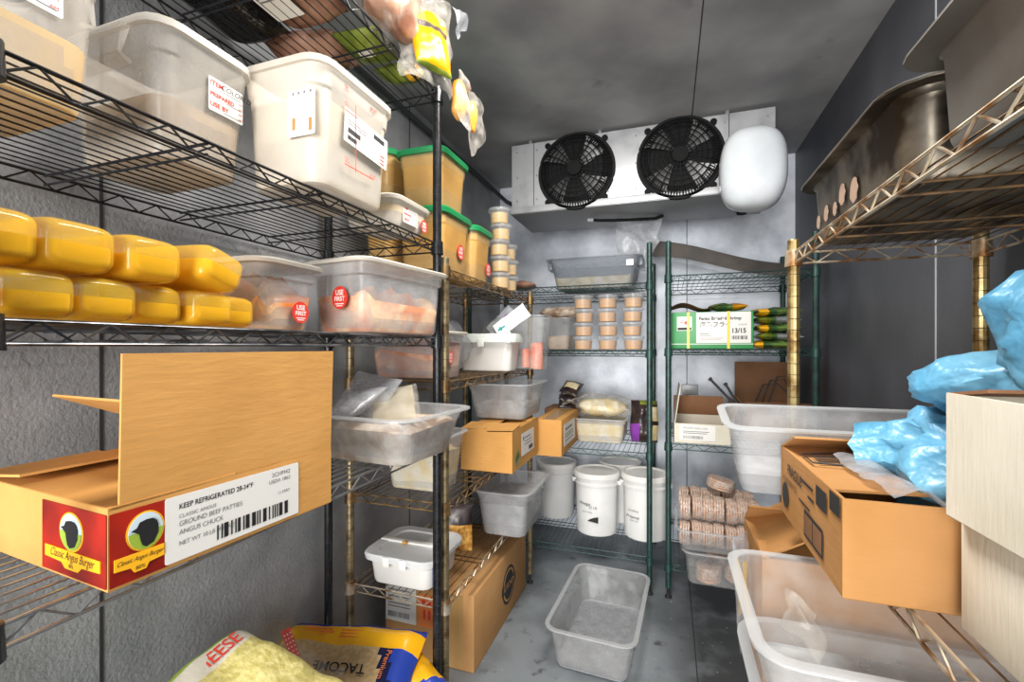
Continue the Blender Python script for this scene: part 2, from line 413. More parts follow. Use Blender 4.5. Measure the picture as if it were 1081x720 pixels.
def pillow(w, l, t, seed=0, wr=.006, nx=22, ny=22, sc=14, bands=None, edge=.02, curve=None, pw=.5):
    """a filled bag lying flat: x in +-w/2, y in +-l/2; bands(u, v, top) -> material index"""
    b = MB(); top = []; bot = []
    for j in range(ny+1):
        for i in range(nx+1):
            u = i/nx; v = j/ny
            e = min(1, min(u, 1-u)*w/edge/2.2)**pw * min(1, min(v, 1-v)*l/edge/2.2)**pw
            x = (u-.5)*w; y = (v-.5)*l
            sh = wr*.8*nz((x, y, 3), sc*.7, seed)
            n1 = wr*(nz((x, y, 0), sc, seed)+.5*nz((x, y, 0), sc*2.3, seed+1)); n2 = wr*nz((x, y, 5), sc, seed+2)
            c = curve(x, y) if curve else 0
            top.append((x+sh, y+sh*.5, t/2+c+e*t*.5+n1*(.5+e*.5))); bot.append((x+sh, y+sh*.5, t/2+c-e*t*.48+n2*.2-.0006))
    N = (nx+1)*(ny+1); vs = top+bot
    def id(i, j): return j*(nx+1)+i
    for j in range(ny):
        for i in range(nx):
            u = (i+.5)/nx; v = (j+.5)/ny
            q = (id(i,j), id(i+1,j), id(i+1,j+1), id(i,j+1))
            b.f.append(q); b.m.append(bands(u, v, True) if bands else 0)
            b.f.append(tuple(a+N for a in q[::-1])); b.m.append(bands(u, v, False) if bands else 0)
    for i in range(nx):
        for j, fl in ((0, 0), (ny, 1)):
            b.f.append((id(i,j), id(i,j)+N, id(i+1,j)+N, id(i+1,j))); b.m.append(bands((i+.5)/nx, j/ny, True) if bands else 0)
    for j in range(ny):
        for i in (0, nx):
            b.f.append((id(i,j), id(i,j+1), id(i,j+1)+N, id(i,j)+N)); b.m.append(bands(i/nx, (j+.5)/ny, True) if bands else 0)
    b.v = vs
    return b
def crumple(pts, seed=0, amp=.01, sc=18, nu=16, nv=14):
    """thin crumpled sheet: pts(u, v) -> point"""
    b = MB(); g = []
    for j in range(nv+1):
        for i in range(nu+1):
            p = Vector(pts(i/nu, j/nv))
            p += Vector((nz(p, sc, seed), nz(p, sc, seed+5), nz(p, sc, seed+9)))*amp
            g.append(p)
    n = nu+1
    top = g; bot = [p+Vector((0, .0008, -.0008)) for p in g]; N = len(g)
    fs = []
    for j in range(nv):
        for i in range(nu):
            q = (j*n+i, j*n+i+1, (j+1)*n+i+1, (j+1)*n+i); fs.append(q); fs.append(tuple(a+N for a in q[::-1]))
    for i in range(nu):
        fs.append((i, i+N, i+1+N, i+1)); a = nv*n+i; fs.append((a, a+1, a+1+N, a+N))
    for j in range(nv):
        a = j*n; fs.append((a, a+n, a+n+N, a+N)); a = j*n+nu; fs.append((a, a+N, a+n+N, a+n))
    b.add(top+bot, fs); return b
def carton(name, label, cat, x0, x1, y0, y1, z, h, m='kraft', rz=0, closed=False, t=.004, group=None, bodyname='carton_body', inner=None):
    e = empty(name, ((x0+x1)/2, (y0+y1)/2, z), rz); tag(e, label, cat, group)
    hx = (x1-x0)/2; hy = (y1-y0)/2; b = MB()
    if closed: b.rbox(-hx, hx, -hy, hy, 0, h, .003)
    else:
        sh = [(hx, hy), (-hx, hy), (-hx, -hy), (hx, -hy)]
        def rg(d, zz): return [(math.copysign(abs(x)-d, x), math.copysign(abs(y)-d, y), zz) for x, y in sh]
        b.rings([rg(.002, 0), rg(0, .002), rg(0, h), rg(t, h), rg(t, t)])
    b.build(bodyname, m, e, smooth=30)
    return e
def flap(e, side, hx, hy, h, ln, ang, m='kraft', t=.0035, lo=-1, hi=1, name='flap', skew=0, lab=None):
    """hinged at the top edge of a side; ang 0 stands upright, 90 lies outwards, -90 closed inwards"""
    a = R(ang); b = MB(); ax, s = side[1], 1 if side[0] == '+' else -1
    W = hy if ax == 'x' else hx; H0 = hx if ax == 'x' else hy
    d = (math.sin(a)*s, math.cos(a)); nrm = (math.cos(a)*s, -math.sin(a))
    P = []
    for w, k in ((lo*W, 0), (hi*W, 0), (hi*W+skew, 1), (lo*W-skew*0, 1)):
        for q in (0, -t):
            o = s*H0 - s*.001 + d[0]*ln*k + nrm[0]*q; z = h+.0005 + d[1]*ln*k + nrm[1]*q
            P.append((o, w, z) if ax == 'x' else (w, o, z))
    b.add(P, [(0,2,4,6), (1,7,5,3), (0,1,3,2), (2,3,5,4), (4,5,7,6), (6,7,1,0)])
    o = b.build(name, m, e, smooth=0)
    if lab: o['label'] = lab
    return o

# ------------------------------------------------------------------ the room
XL, XR, YB, ZC, YF = -1.065, .652, 2.85, 2.205, -.75
def struct(name, b, m, smooth=0):
    o = b.build(name, m, None, smooth); o['kind'] = 'structure'; return o
struct('floor', MB().box(XL-.05, XR+.05, YF, YB+.05, -.06, 0), 'floor')
struct('ceiling', MB().box(XL-.05, XR+.05, YF, YB+.05, ZC, ZC+.06), 'ceiling')
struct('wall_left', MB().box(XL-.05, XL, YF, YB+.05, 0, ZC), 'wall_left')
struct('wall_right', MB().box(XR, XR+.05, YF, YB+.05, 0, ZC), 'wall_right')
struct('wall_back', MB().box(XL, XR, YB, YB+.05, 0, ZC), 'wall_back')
struct('trim_1', MB().box(XL, XL+.0015, .585, .591, 0, ZC), 'seam')
struct('trim_2', MB().box(.098, .102, YB-.0015, YB, 0, ZC), 'seam')
struct('trim_3', MB().box(XR-.0015, XR, 1.464, 1.469, 0, ZC), 'seam_light')
struct('trim_4', MB().box(.098, .102, YF, YB, ZC-.001, ZC), 'seam')
struct('trim_5', MB().box(.092, .096, YF, YB, 0, .001), 'seam')
struct('trim_6', MB().box(XL, XL+.0015, 1.72, 1.725, 0, ZC), 'seam')

# ------------------------------------------------------------------ wire shelving
def zigzag(b, p0, p1, z0, z1, pitch, r, mi=0):
    p0 = Vector(p0); p1 = Vector(p1); L = (p1-p0).length; n = max(2, int(round(L/pitch))); pts = []
    for k in range(n+1):
        p = p0.lerp(p1, k/n); pts.append((p.x, p.y, z1 if k % 2 else z0))
    b.tube(pts, r, 5, mi)
deckmat = {'rusty': 'rustdark'}
def rack(name, label, x0, x1, y0, y1, posts, shelves, ztop, pm, wire=.0026, deck=.024, front=None, foot=True):
    """shelves: list of (z, material)"""
    e = empty(name, ((x0+x1)/2, (y0+y1)/2, 0)); tag(e, label, 'shelving rack', 'wire shelving racks in the cold room')
    cx, cy = (x0+x1)/2, (y0+y1)/2; hx, hy = (x1-x0)/2, (y1-y0)/2; rp = .0127
    prof = [(rp*.6, .045), (rp, .046)]
    z = .07
    while z < ztop-.02:
        prof += [(rp, z-.001), (rp-.0005, z-.0006), (rp-.0005, z+.0006), (rp, z+.001)]; z += .0254
    prof += [(rp, ztop-.003), (rp*.8, ztop)]
    for sx in (-1, 1):
        for sy in (-1, 1):
            q = MB().lathe(prof, 14)
            q.m = [1 if max(abs(math.hypot(q.v[i][0], q.v[i][1])) for i in f) < rp*.998 and .06 < q.v[f[0]][2] < ztop-.01 else 0 for f in q.f]
            p = q.build('post', [pm, 'ring'], e, smooth=12); p.location = (sx*hx, sy*hy, 0)
            MB().lathe([(.016, 0), (.016, .006), (.007, .012), (.007, .05)], 12).build('levelling_foot', 'rubber', p)
    for z, m in shelves:
        b = MB(); zt = z-wire; zb = z-.027
        g = rp-.002
        P = {(sx, sy): (sx*hx, sy*hy) for sx in (-1, 1) for sy in (-1, 1)}
        for a, c in (((-1,-1),(1,-1)), ((1,-1),(1,1)), ((1,1),(-1,1)), ((-1,1),(-1,-1))):
            A = Vector((*P[a], 0)); Bp = Vector((*P[c], 0)); d = (Bp-A).normalized(); A = A+d*g; Bp = Bp-d*g
            b.tube([(A.x, A.y, zt), (Bp.x, Bp.y, zt)], wire, 6)
            b.tube([(A.x, A.y, zb), (Bp.x, Bp.y, zb)], wire, 6)
            zigzag(b, A, Bp, zb, zt, .034, wire*.72)
        n = int(2*hx/deck)
        for k in range(1, n):
            x = -hx+2*hx*k/n
            b.tube([(x, -hy, z-.0012), (x, hy, z-.0012)], .0014, 5, 1)
        nc = max(2, int(round(2*hy/.26)))
        for k in range(1, nc):
            y = -hy+2*hy*k/nc
            b.tube([(-hx, y, z-.005), (hx, y, z-.005)], wire*.9, 6, 1)
            b.tube([(-hx, y, zb+.006), (hx, y, zb+.006)], wire*.8, 6, 1)
        s = b.build('wire_shelf', [m, deckmat.get(m, m)], e, smooth=60)
        for sx in (-1, 1):
            for sy in (-1, 1):
                c = MB().lathe([(.0132, z-.034), (.0185, z-.034), (.0178, z-.024), (.0168, z+.003), (.0132, z+.004)], 16).build('corner_collar', pm if m.startswith('chrome') else m, s)
                c.location = (sx*hx, sy*hy, 0)
    return e
rack('wire_shelving_rack', 'tall black-posted wire rack along the left wall, nearest the camera', -1.03, -.64, .252, 1.186, 4,
     [(1.894, 'black'), (1.453, 'black'), (1.18, 'chromedark'), (.87, 'chrome'), (.19, 'black')], 1.91, 'black')
rack('wire_shelving_rack', 'bronze rusty wire rack on the left wall behind the black-posted rack', -.985, -.64, 1.235, 2.126, 4,
     [(1.39, 'bronze'), (1.045, 'bronze'), (.675, 'bronze'), (.38, 'rusty')], 1.42, 'dullbrass')
rack('wire_shelving_rack', 'dark green wire rack on the back wall under the fans', -1.0, -.085, 2.21, 2.79, 4,
     [(1.45, 'green'), (1.132, 'green'), (.655, 'green'), (.172, 'green')], 1.634, 'green')
rack('wire_shelving_rack', 'dark green wire rack in the back right corner', -.002, .58, 2.21, 2.79, 4,
     [(1.477, 'green'), (1.14, 'green'), (.708, 'green'), (.155, 'green')], 1.634, 'green')
rack('wire_shelving_rack', 'rust-stained wire rack with gold ringed posts along the right wall', .27, .605, .255, 1.195, 4,
     [(1.367, 'rusty'), (.842, 'rusty'), (.505, 'rusty')], 1.395, 'brass')

# ------------------------------------------------------------------ evaporator
def evaporator():
    x0, x1, yf, yb, z0, z1 = -.77, .437, 2.23, 2.61, 1.83, 2.19
    e = empty('evaporator_unit', ((x0+x1)/2, (yf+yb)/2, z0)); tag(e, 'wide grey two-fan evaporator unit hanging from the ceiling at the back', 'evaporator')
    hx = (x1-x0)/2; hy = (yb-yf)/2; H = z1-z0
    MB().rbox(-hx, hx, -hy, hy, .03, H, .004).build('housing', 'evap', e)
    b = MB(); b.rbox(-hx-.004, hx+.004, -hy-.008, hy+.004, 0, .028, .004); b.build('drain_pan', 'evapdark', e)
    b = MB(); b.rbox(-hx-.002, hx+.002, -hy-.012, -hy-.002, .004, .036, .003)
    lp = b.build('pan_lip', 'evap', e)
    # seams and screws
    b = MB()
    b.box(-hx+.118, -hx+.121, -hy-.0012, -hy+.001, .04, H-.002); b.box(hx-.185, hx-.182, -hy-.0012, -hy+.001, .04, H-.002)
    b.build('panel_seam', 'seam', e, smooth=0)
    b = MB()
    for x in (-hx+.03, -hx+.135, -.11, .02, hx-.2, hx-.03):
        for z in (.07, .19, .32):
            b.tube([(x, -hy-.003, z), (x, -hy+.001, z)], .005, 8)
    b.build('screws', 'evapdark', e)
    for x in (-hx+.1, -hx*.25, hx*.42, hx-.19):
        b = MB(); b.rbox(x-.008, x+.008, -hy+.002, -hy+.03, H-.03, ZC-z0-.0005, .002); b.build('hanger_bracket', 'evapdark', e)
    cx = (x0+x1)/2
    for fx in (-.4335-cx, .048-cx):
        fz = 2.017-z0; rad = .186
        g = MB(); yfr = -hy-.004
        def ring(r, y, w, n=56):
            pts = [(fx+r*math.cos(2*PI*k/n), y, fz+r*math.sin(2*PI*k/n)) for k in range(n+1)]
            g.tube(pts, w, 5)
        def dome(r): return yfr-.05+.05*(r/rad)**4
        for r, w in ((rad, .007), (rad*.95, .004), (rad*.86, .003), (rad*.74, .0034), (rad*.62, .003), (rad*.5, .003), (rad*.38, .003), (rad*.26, .003)):
            ring(r, dome(r), w)
        for k in range(20):
            a = 2*PI*k/20
            g.tube([(fx+r*math.cos(a+r*.5), dome(r), fz+r*math.sin(a+r*.5)) for r in [rad*q for q in (.16, .35, .5, .65, .8, .92, 1)]], .0028, 5)
        for k in range(84):
            a = 2*PI*k/84
            g.tube([(fx+r*math.cos(a), dome(r), fz+r*math.sin(a)) for r in (rad*.74, rad*.86, rad*.95, rad)], .0026, 4)
        hub = [(fx+.034*math.cos(2*PI*k/24), yfr-.052, fz+.034*math.sin(2*PI*k/24)) for k in range(24)]
        g.rings([hub, [(p[0], p[1]+.012, p[2]) for p in hub]])
        for k in range(4):
            a = PI/4+PI/2*k; q = rad+.014
            c = (fx+q*math.cos(a), yfr+.002, fz+q*math.sin(a))
            g.rings([[(c[0]+.015*math.cos(2*PI*i/14), c[1]-d, c[2]+.015*math.sin(2*PI*i/14)) for i in range(14)] for d in (0, .008)])
            g.tube([(fx+rad*.96*math.cos(a), yfr, fz+rad*.96*math.sin(a)), c], .008, 6)
        go = g.build('fan_guard', 'fan', e)
        s = MB(); n = 48
        def cr(r, y): return [(fx+r*math.cos(2*PI*k/n), y, fz+r*math.sin(2*PI*k/n)) for k in range(n)]
        s.rings([cr(rad*1.01, -hy-.0015), cr(rad*1.01, -hy-.012), cr(rad*.97, -hy-.012), cr(rad*.97, -hy-.003)])
        s.build('fan_dark_disc', 'fandark', go)  # shroud closed by a dark disc, coloured as the shade inside the fan
        bl = MB()
        for k in range(4):
            a0 = 2*PI*k/4+.5; vs = []
            for r, sp in ((.045, .45), (.1, .62), (.165, .72)):
                for q in (0, .33, .66, 1):
                    a = a0+sp*q
                    vs.append((fx+r*math.cos(a), -hy-.008-.022*q, fz+r*math.sin(a)))
            fs = [(j*4+i, j*4+i+1, j*4+i+5, j*4+i+4) for j in range(2) for i in range(3)]
            o = len(vs); vs += [(p[0], p[1]+.0015, p[2]) for p in vs]
            fs += [tuple(i+o for i in f[::-1]) for f in fs]
            bl.add(vs, fs)
        bl.build('fan_blades', 'blade', go)
    d = MB().tube([(hx-.11, -.02, -.035), (hx-.11, -.02, .005)], .03, 16); d.tube([(hx-.11, -.02, -.05), (hx-.11, -.02, -.03)], .022, 16)
    d.build('drain_fitting', 'fan', e)
    c = MB().tube([(-.22, -.02, -.012), (-.18, -.03, -.022), (-.1, -.02, -.026), (-.02, .02, -.02), (.1, .05, -.016), (.14, .06, -.002)], .008, 8)
    c.build('cable', 'fan', e)
    b = MB(); b.tube([(-.235, -.02, -.012), (-.205, -.024, -.017)], .011, 10); b.build('cable_end', 'evap', e)
    return e
evaporator()
b = MB(); lump(b, (0, 0, 0), (.128, .1, .172), 3, .05, 6, 20, sq=.72)
o = b.build('ice_lump', 'ice', smooth=80); o.location = (.328, 2.115, 1.885)
tag(o, 'big smooth white lump of ice bulging from the right end of the evaporator', 'ice')
b = MB().tube([(XL+.02, 1.25, 2.14), (XL+.02, 2.7, 2.14), (XL+.06, 2.8, 2.1), (-.8, 2.8, 1.98)], .012, 10)
tag(b.build('conduit_pipe', 'conduit'), 'dark conduit pipe along the top of the left wall', 'pipe')

# ------------------------------------------------------------------ left rack, top shelf (from below)
ZA = 1.897
def pack(name, label, cat, x, y, z, w, l, t, m, rz=0, seed=0, bands=None, group=None, wr=.008, tilt=(0, 0), **kw):
    o = pillow(w, l, t, seed, wr, bands=bands, **kw).build(name, m, smooth=70)
    o.location = (x, y, z); o.rotation_euler = (tilt[0], tilt[1], rz); return tag(o, label, cat, group)
pack('wrapped_package', 'black plastic-wrapped package on the top shelf by the left wall', 'package', -.955, .72, ZA, .15, .34, .08, 'blackpack', .1, 1, wr=.012)
p = pack('wrapped_meat', 'brown shrink-wrapped meat with a printed label underneath on the top shelf', 'meat pack', -.795, .74, ZA, .16, .3, .09, 'brownpack', 0, 2)
s = sticker(p, (-.01, .02, -.004), '-z', .075, .1, 'paper', 'label', up=(0, -1, 0))
marks(s, [(-.03, .03, y, y+.004) for y in (.005, .015, .025, .035)], 'greyink')
pack('wrapped_meat', 'pinkish brown wrapped meat at the front edge of the top shelf', 'meat pack', -.675, .70, ZA, .07, .26, .07, 'brownpack', .05, 3)
pack('wrapped_meat', 'pale wrapped meat pack lying crosswise behind the labelled one on the top shelf', 'meat pack', -.9, .98, ZA, .2, .14, .08, 'brownpack', .15, 4)
pack('green_package', 'large olive green package seen through the wires of the top shelf', 'package', -.735, .985, ZA, .12, .13, .05, ['greenpack', 'whiteink'], .1, 5, bands=lambda u, v, t: 1 if .35 < u < .7 and .3 < v < .55 else 0)
pack('green_package', 'small olive green package by the corner post on the top shelf', 'package', -.715, 1.115, ZA, .12, .085, .05, ['greenpack', 'gold'], 0, 6, bands=lambda u, v, t: 1 if u > .7 and .2 < v < .7 else 0)
# bags hanging over the front corner
e = empty('food_bag', (-.625, .93, 1.9)); tag(e, 'clear bag of pinkish food on the top shelf edge, left of the bright yellow bag', 'bag')
b = MB(); lump(b, (0, 0, .075), (.05, .11, .075), 11, .3, 22, 12); b.build('food', 'brownpack', e, smooth=70)
b = MB(); lump(b, (0, 0, .078), (.06, .125, .085), 12, .5, 26, 14); b.build('plastic_film', 'film', e, smooth=70)
e = empty('tortilla_bag', (-.585, 1.045, 1.955), R(62)); tag(e, 'bright yellow bag hanging over the front corner of the top shelf', 'bag')
def chipband(u, v, t): return 1 if v > .93 or v < .05 else 0
b = pillow(.11, .17, .05, 21, .008, bands=lambda u, v, t: 1 if (v < .06 or (v > .9 and u > .7)) else (2 if .6 < v < .66 else 0), sc=25)
o = b.build('bag_body', ['yellowchip', 'greenpack', 'film'], e, smooth=70); o.rotation_euler = (R(80), 0, 0); o.location = (.0, .02, -.02)
b = crumple(lambda u, v: ((u-.5)*.16, .02-.03*math.sin(PI*u), -.12+v*.24), 5, .02, 20); b.build('plastic_film', 'film', e, smooth=70)
e = empty('food_bag', (-.575, 1.2, 1.835)); tag(e, 'clear bag tail with orange food dangling past the corner post', 'bag')
b = MB(); lump(b, (0, 0, .03), (.022, .035, .055), 31, .4, 30, 10); lump(b, (.02, .05, .005), (.012, .02, .05), 33, .4, 30, 8); b.build('food', 'orangefood', e, smooth=70)
b = crumple(lambda u, v: (.012*math.sin(7*u)+.02, -.055+u*.15+.055*(1-v)*0+(1-v)*.04*(u), .085-.2*(1-v)*(0.55+.45*math.sin(PI*u))), 6, .014, 26); b.build('plastic_film', 'film', e, smooth=70)
b = crumple(lambda u, v: (.012*v, (u-.5)*.1*(.3+.7*v), .0+(v-.5)*.07+.03*u), 8, .016, 30); o = b.build('plastic_film', 'filmgrey', smooth=70); o.location = (-.575, 1.19, 2.06)
tag(o, 'twisted end of a clear plastic bag poking out above the yellow bag', 'plastic film')

# ------------------------------------------------------------------ left rack, second shelf: tall storage containers
ZB = 1.4535
def tote(name, label, x0, x1, y0, y1, h, m, fill, fz, rz=0, grips=(-1, 1), **kw):
    o = container(name, label, 'food container', x0, x1, y0, y1, ZB, h, m, 'tall square food containers', rz, r=.035, taper=.012, flange=.007, lip=.012, rb=.014, step=.05, **kw)
    hx, hy = (x1-x0)/2, (y1-y0)/2
    for s in grips:       # grip ledges at the two ends
        b = MB(); w = .055
        b.rings([[(-w, s*(hy-.004), h-.062), (w, s*(hy-.004), h-.062), (w, s*(hy-.002), h-.07), (-w, s*(hy-.002), h-.07)],
                 [(-w, s*(hy+.016), h-.056), (w, s*(hy+.016), h-.056), (w, s*(hy+.012), h-.062), (-w, s*(hy+.012), h-.062)],
                 [(-w, s*(hy+.012), h-.008), (w, s*(hy+.012), h-.008), (w, s*(hy-.002), h-.008), (-w, s*(hy-.002), h-.008)]])
        b.build('grip_ledge', m, o)
    filling('contents', fill[1], fill[2], o, hx, hy, .004, fz, fill[0], r=.033, taper=.012, h=h)
    return o
t1 = tote('food_storage_container', 'hazy square container of yellow liquid at the left end of the second shelf', -.955, -.72, .2, .41, .215, 'hazy', ('beige', 'yellowish liquid filling the leftmost hazy container', 'liquid'), .09)
date_label(t1, (.1135, .004, .147), '+x', .1, .075, hand='')
t2 = tote('food_storage_container', 'hazy square container with a handwritten date label between the two others', -.985, -.745, .485, .66, .215, 'hazy', ('grey_beige', 'beige liquid in the container with the handwritten label', 'liquid'), .1)
date_label(t2, (.117, .03, .135), '+x', .066, .058, rot=0, hand='COLORED')
t3 = tote('food_storage_container', 'large milky white square container with long printed labels and red gradations', -.79, -.593, .66, .895, .228, 'milky', ('cream', 'cream liquid filling the milky white container', 'liquid'), .16, grips=())
s = sticker(t3, (.0975, .02, .125), '+x', .14, .066, rot=R(-4))
text(s, '4 24 25', -.06, .022, .009, 'greyink'); marks(s, [(-.06, .0, .012, .014), (-.06, -.005, .006, .008)], 'greyink')
marks(s, [(-.06, -.022, -.012, -.002), (.02, .058, .016, .026)], 'ink'); barcode(s, -.06, -.03, -.026, -.017, seed=4)
text(s, 'LOT 1302', .022, .008, .008, 'greyink'); marks(s, [(.045, .06, y, y+.003) for y in (-.028, -.02, -.012)], 'redink')
s2 = sticker(t3, (.055, -.1152, .125), '-y', .062, .085); marks(s2, [(-.02, -.013, -.03, -.008), (.018, .025, -.035, -.012)], 'orangeink'); marks(s2, [(x, x+.004, .034, .039) for x in (-.02, -.007, .006, .02)], 'greyink')
b = MB()
g = sticker(t3, (.0975, -.03, .2), '+x', .001, .001, 'redink', 'gradation_mark')
text(g, '7L', -.02, 0, .014, 'redink'); text(g, '8QT', .06, -.002, .012, 'redink'); text(g, '6L', -.02, -.03, .014, 'redink'); text(g, '2L', -.02, -.14, .014, 'redink')
text(g, '2QT', .055, -.145, .012, 'redink'); marks(g, [(-.02, .02, -.044, -.042), (-.02, .07, -.15, -.148), (.012, .0135, -.155, -.02)], 'redink')
t4 = container('food_storage_container', 'small white lidded container with red print at the right end of the second shelf', 'food container', -.80, -.632, .955, 1.135, ZB, .07, 'milky', 'tall square food containers', r=.03, taper=.01, flange=.005, step=.02)
slab_lid(t4, .084, .09, .07, 'milky', .004, .008, .03, .006)
filling('contents', '', '', t4, .084, .09, .004, .05, 'cream', parent=t4)
date_label(t4, (.0795, -.01, .036), '+x', .07, .045, hand='')
use_first(t4, (.082, .055, .025), '+x', .017)

# ------------------------------------------------------------------ left rack, third shelf: yellow bottles and chicken pans
ZS3 = 1.1805
def bottle_mesh(level=None, off=0.0, w=.034, hh=.0295, L=.2):
    """lies along x with its base at x = 0 and its neck pointing to -x"""
    prof = [(0, .74, .66), (-.004, .88, .84), (-.014, .985, .97), (-.03, 1, 1), (-L*.72, 1, 1), (-L*.82, .86, .86), (-L*.9, .5, .52), (-L*.95, .36, .4), (-L, .36, .4)]
    rs = []
    for x, a, c in prof:
        ring = []
        for k in range(32):
            t = 2*PI*k/32; ex = .42
            y = math.copysign(abs(math.cos(t))**ex, math.cos(t)); z = math.copysign(abs(math.sin(t))**ex, math.sin(t))
            yy = y*(w*a-off); zz = z*(hh*c-off)+hh
            if level is not None: zz = min(zz, level)
            ring.append((x-(off if x > -.01 else -off*0), yy, zz))
        rs.append(ring)
    return MB().rings(rs)
def bottle():
    e = empty('plastic_bottle', (0, 0, 0))
    bottle_mesh().build('bottle_wall', 'bottle', e, smooth=50)
    bottle_mesh(.032, .0022).build('yellow_liquid', 'yellow', e, smooth=50)
    b = MB(); b.tube([(-.196, 0, .0295), (-.222, 0, .0295)], .0155, 16); b.build('cap', 'yellow', e)
    return e
bb = [(-.655, .236, 0, 0, 0, 'yellow bottle in the lower row, cut by the left edge of the photo'),
      (-.655, .306, 0, 0, 0, 'yellow bottle in the lower row, leftmost full one'),
      (-.66, .374, 0, 0, 0, 'yellow bottle in the lower row, second from the left'),
      (-.675, .443, 0, 0, 0, 'yellow bottle in the lower row, third from the left and set back'),
      (-.665, .517, 0, 0, 0, 'yellow bottle in the lower row under the tilted one'),
      (-.70, .588, 0, 0, 0, 'amber yellow bottle at the right end of the lower row beside the chicken pan'),
      (-.65, .268, .0565, 0, 0, 'yellow bottle in the upper row, cut by the left edge of the photo'),
      (-.645, .340, .0565, 0, .08, 'yellow bottle in the upper row, leftmost full one'),
      (-.65, .425, .0565, 0, .12, 'yellow bottle in the upper row, between the full left one and the tilted one'),
      (-.65, .518, .0605, R(-16), .16, 'yellow bottle tilted on its side at the right end of the upper row')]
B0 = bottle()
for i, (x, y, dz, rx, rz, lab) in enumerate(bb):
    o = B0 if i == 0 else copy_tree(B0)
    o.location = (x, y, ZS3+dz+.0005); o.rotation_euler = (rx, 0, rz); tag(o, lab, 'bottle', 'yellow bottles stacked on the third shelf')
    o.scale = (1, 1.14, 1.02) if dz else (1, 1.03, .95)
def chicken_pan(label, x0, x1, y0, y1, z, h, fl, m='hazy', food='chicken', lid=True, fz=.55, rz=0, cat='food container', seed=0, grp='lidded pans of raw chicken'):
    o = container('food_pan', label, cat, x0, x1, y0, y1, z, h, 'frost', grp, rz, r=.03, taper=.014, flange=.008, step=.035, stepw=.005)
    if lid:
        l = slab_lid(o, (x1-x0)/2, (y1-y0)/2, h, 'milky', .004, .006, .03, .011, inset=.018)
    filling('raw_chicken', fl, 'chicken', o, (x1-x0)/2, (y1-y0)/2, .004, h*fz, food, taper=.014, h=h, lumps=.034, seed=seed, mound=.03)
    return o
c1 = chicken_pan('frosted lidded pan of raw chicken between the yellow bottles and the other chicken pan', -.93, -.71, .645, .8, ZS3, .135, 'raw orange chicken in the left lidded pan', seed=1)
use_first(c1, (.1045, .02, .04), '+x', .022)
c2 = chicken_pan('frosted lidded pan of raw chicken overhanging the shelf beside the black post', -.795, -.605, .845, 1.155, ZS3, .165, 'raw orange chicken in the right lidded pan', seed=2, rz=R(-8), fz=.42)
use_first(c2, (.022, -.1565, .08), '-y', .024, .026)

# ------------------------------------------------------------------ left rack, fourth shelf: burger carton and pan of bags
ZD = .8705
e = carton('burger_carton', 'big open kraft carton with red cattle label at the lower left', 'cardboard box', -.955, -.6, .338, .668, ZD, .096, 'kraft', rz=0)
e.rotation_euler = (0, 0, R(-4.5)); e.location = (-.762, .515, ZD)
hx, hy, h = .1775, .165, .096
flap(e, '+x', hx, hy, h, .175, 2, lo=-.93, hi=1, lab='tall kraft flap standing upright')
flap(e, '-y', hx, hy, h, .15, -89, lab='kraft flap folded shut')
flap(e, '-x', hx, hy, h, .15, -84, lab='kraft flap half raised at the back')
flap(e, '+y', hx, hy, h, .26, -66, hi=.6)
# red printed corner label
for face, c, w in (('+x', (hx+.0006, -hy+.031, .047), .06), ('-y', (hx-.072, -hy-.0006, .047), .142)):
    s = sticker(e, c, face, w, .084, 'red', 'brand_panel', r=.001, t=.0006)
    k = 1 if face == '+x' else 1.3
    cx = .006 if face == '+x' else -.002
    o = disc_sticker(s, (cx, .012, .0007), None, .0205*k, .0235, 'gold', 'oval_frame', t=.0003)
    o2 = disc_sticker(s, (cx, .012, .0011), None, .0185*k, .0215, 'sky', 'oval_sky', t=.0003)
    b = MB(); n = 20
    b.rings([[(.0185*k*math.cos(a), .0215*math.sin(a), z) for a in [PI*1.0+PI*i/n for i in range(n+1)]] for z in (.0006, .0009)])
    b.build('grass_print', 'grass', o2, smooth=0)
    b = MB()      # black cattle head and shoulder, as a printed silhouette
    sil = [(-.016, .004), (-.01, .006), (-.007, .012), (.0, .0135), (.007, .013), (.011, .0095), (.013, .004), (.013, -.006), (.008, -.016), (.0, -.019), (-.004, -.016), (-.006, -.01), (-.0075, -.002), (-.012, .0015)]
    b.rings([[(x*k, y, z) for x, y in sil[::-1]] for z in (.001, .0013)]); b.build('cattle_print', 'ink', o2, smooth=0)
    b = MB()
    ban = [(-w*.43, -.011), (w*.43, -.011), (w*.43, -.025), (w*.16, -.0265), (w*.1, -.033), (-w*.1, -.033), (-w*.16, -.0265), (-w*.43, -.025)]
    b.rings([[(x, y, z) for x, y in ban[::-1]] for z in (.0007, .0018)]); bn = b.build('banner_print', 'gold', s, smooth=0)
    text(bn, 'Classic Angus Burger', 0, -.0175, .0072 if face == '+x' else .0145, 'ink', 'CENTER', shear=.45, z=.0021, sx=.78)
    text(bn, '80%', 0, -.0285, .006, 'ink', 'CENTER', z=.0021)
s = sticker(e, (hx+.0009, -.007, .048), '+x', .2, .083, 'paper', 'shipping_label')
text(s, 'KEEP REFRIGERATED 28-34°F', -.084, .027, .0095, 'ink', bold=.01, sx=.85)
text(s, 'CLASSIC ANGUS', -.084, .0145, .0065, 'greyink'); text(s, 'GROUND BEEF PATTIES', -.084, .005, .009, 'greyink', sx=.9)
text(s, 'ANGUS CHUCK', -.084, -.006, .009, 'greyink', sx=.9); text(s, 'NET WT 10 LB (4.54 kg)', -.084, -.02, .008, 'greyink', sx=.9)
text(s, '2CHM42', .05, .032, .009, 'greyink'); text(s, 'USDA 1862', .045, .022, .008, 'greyink')
text(s, '11 MAY', .06, .002, .007, 'greyink')
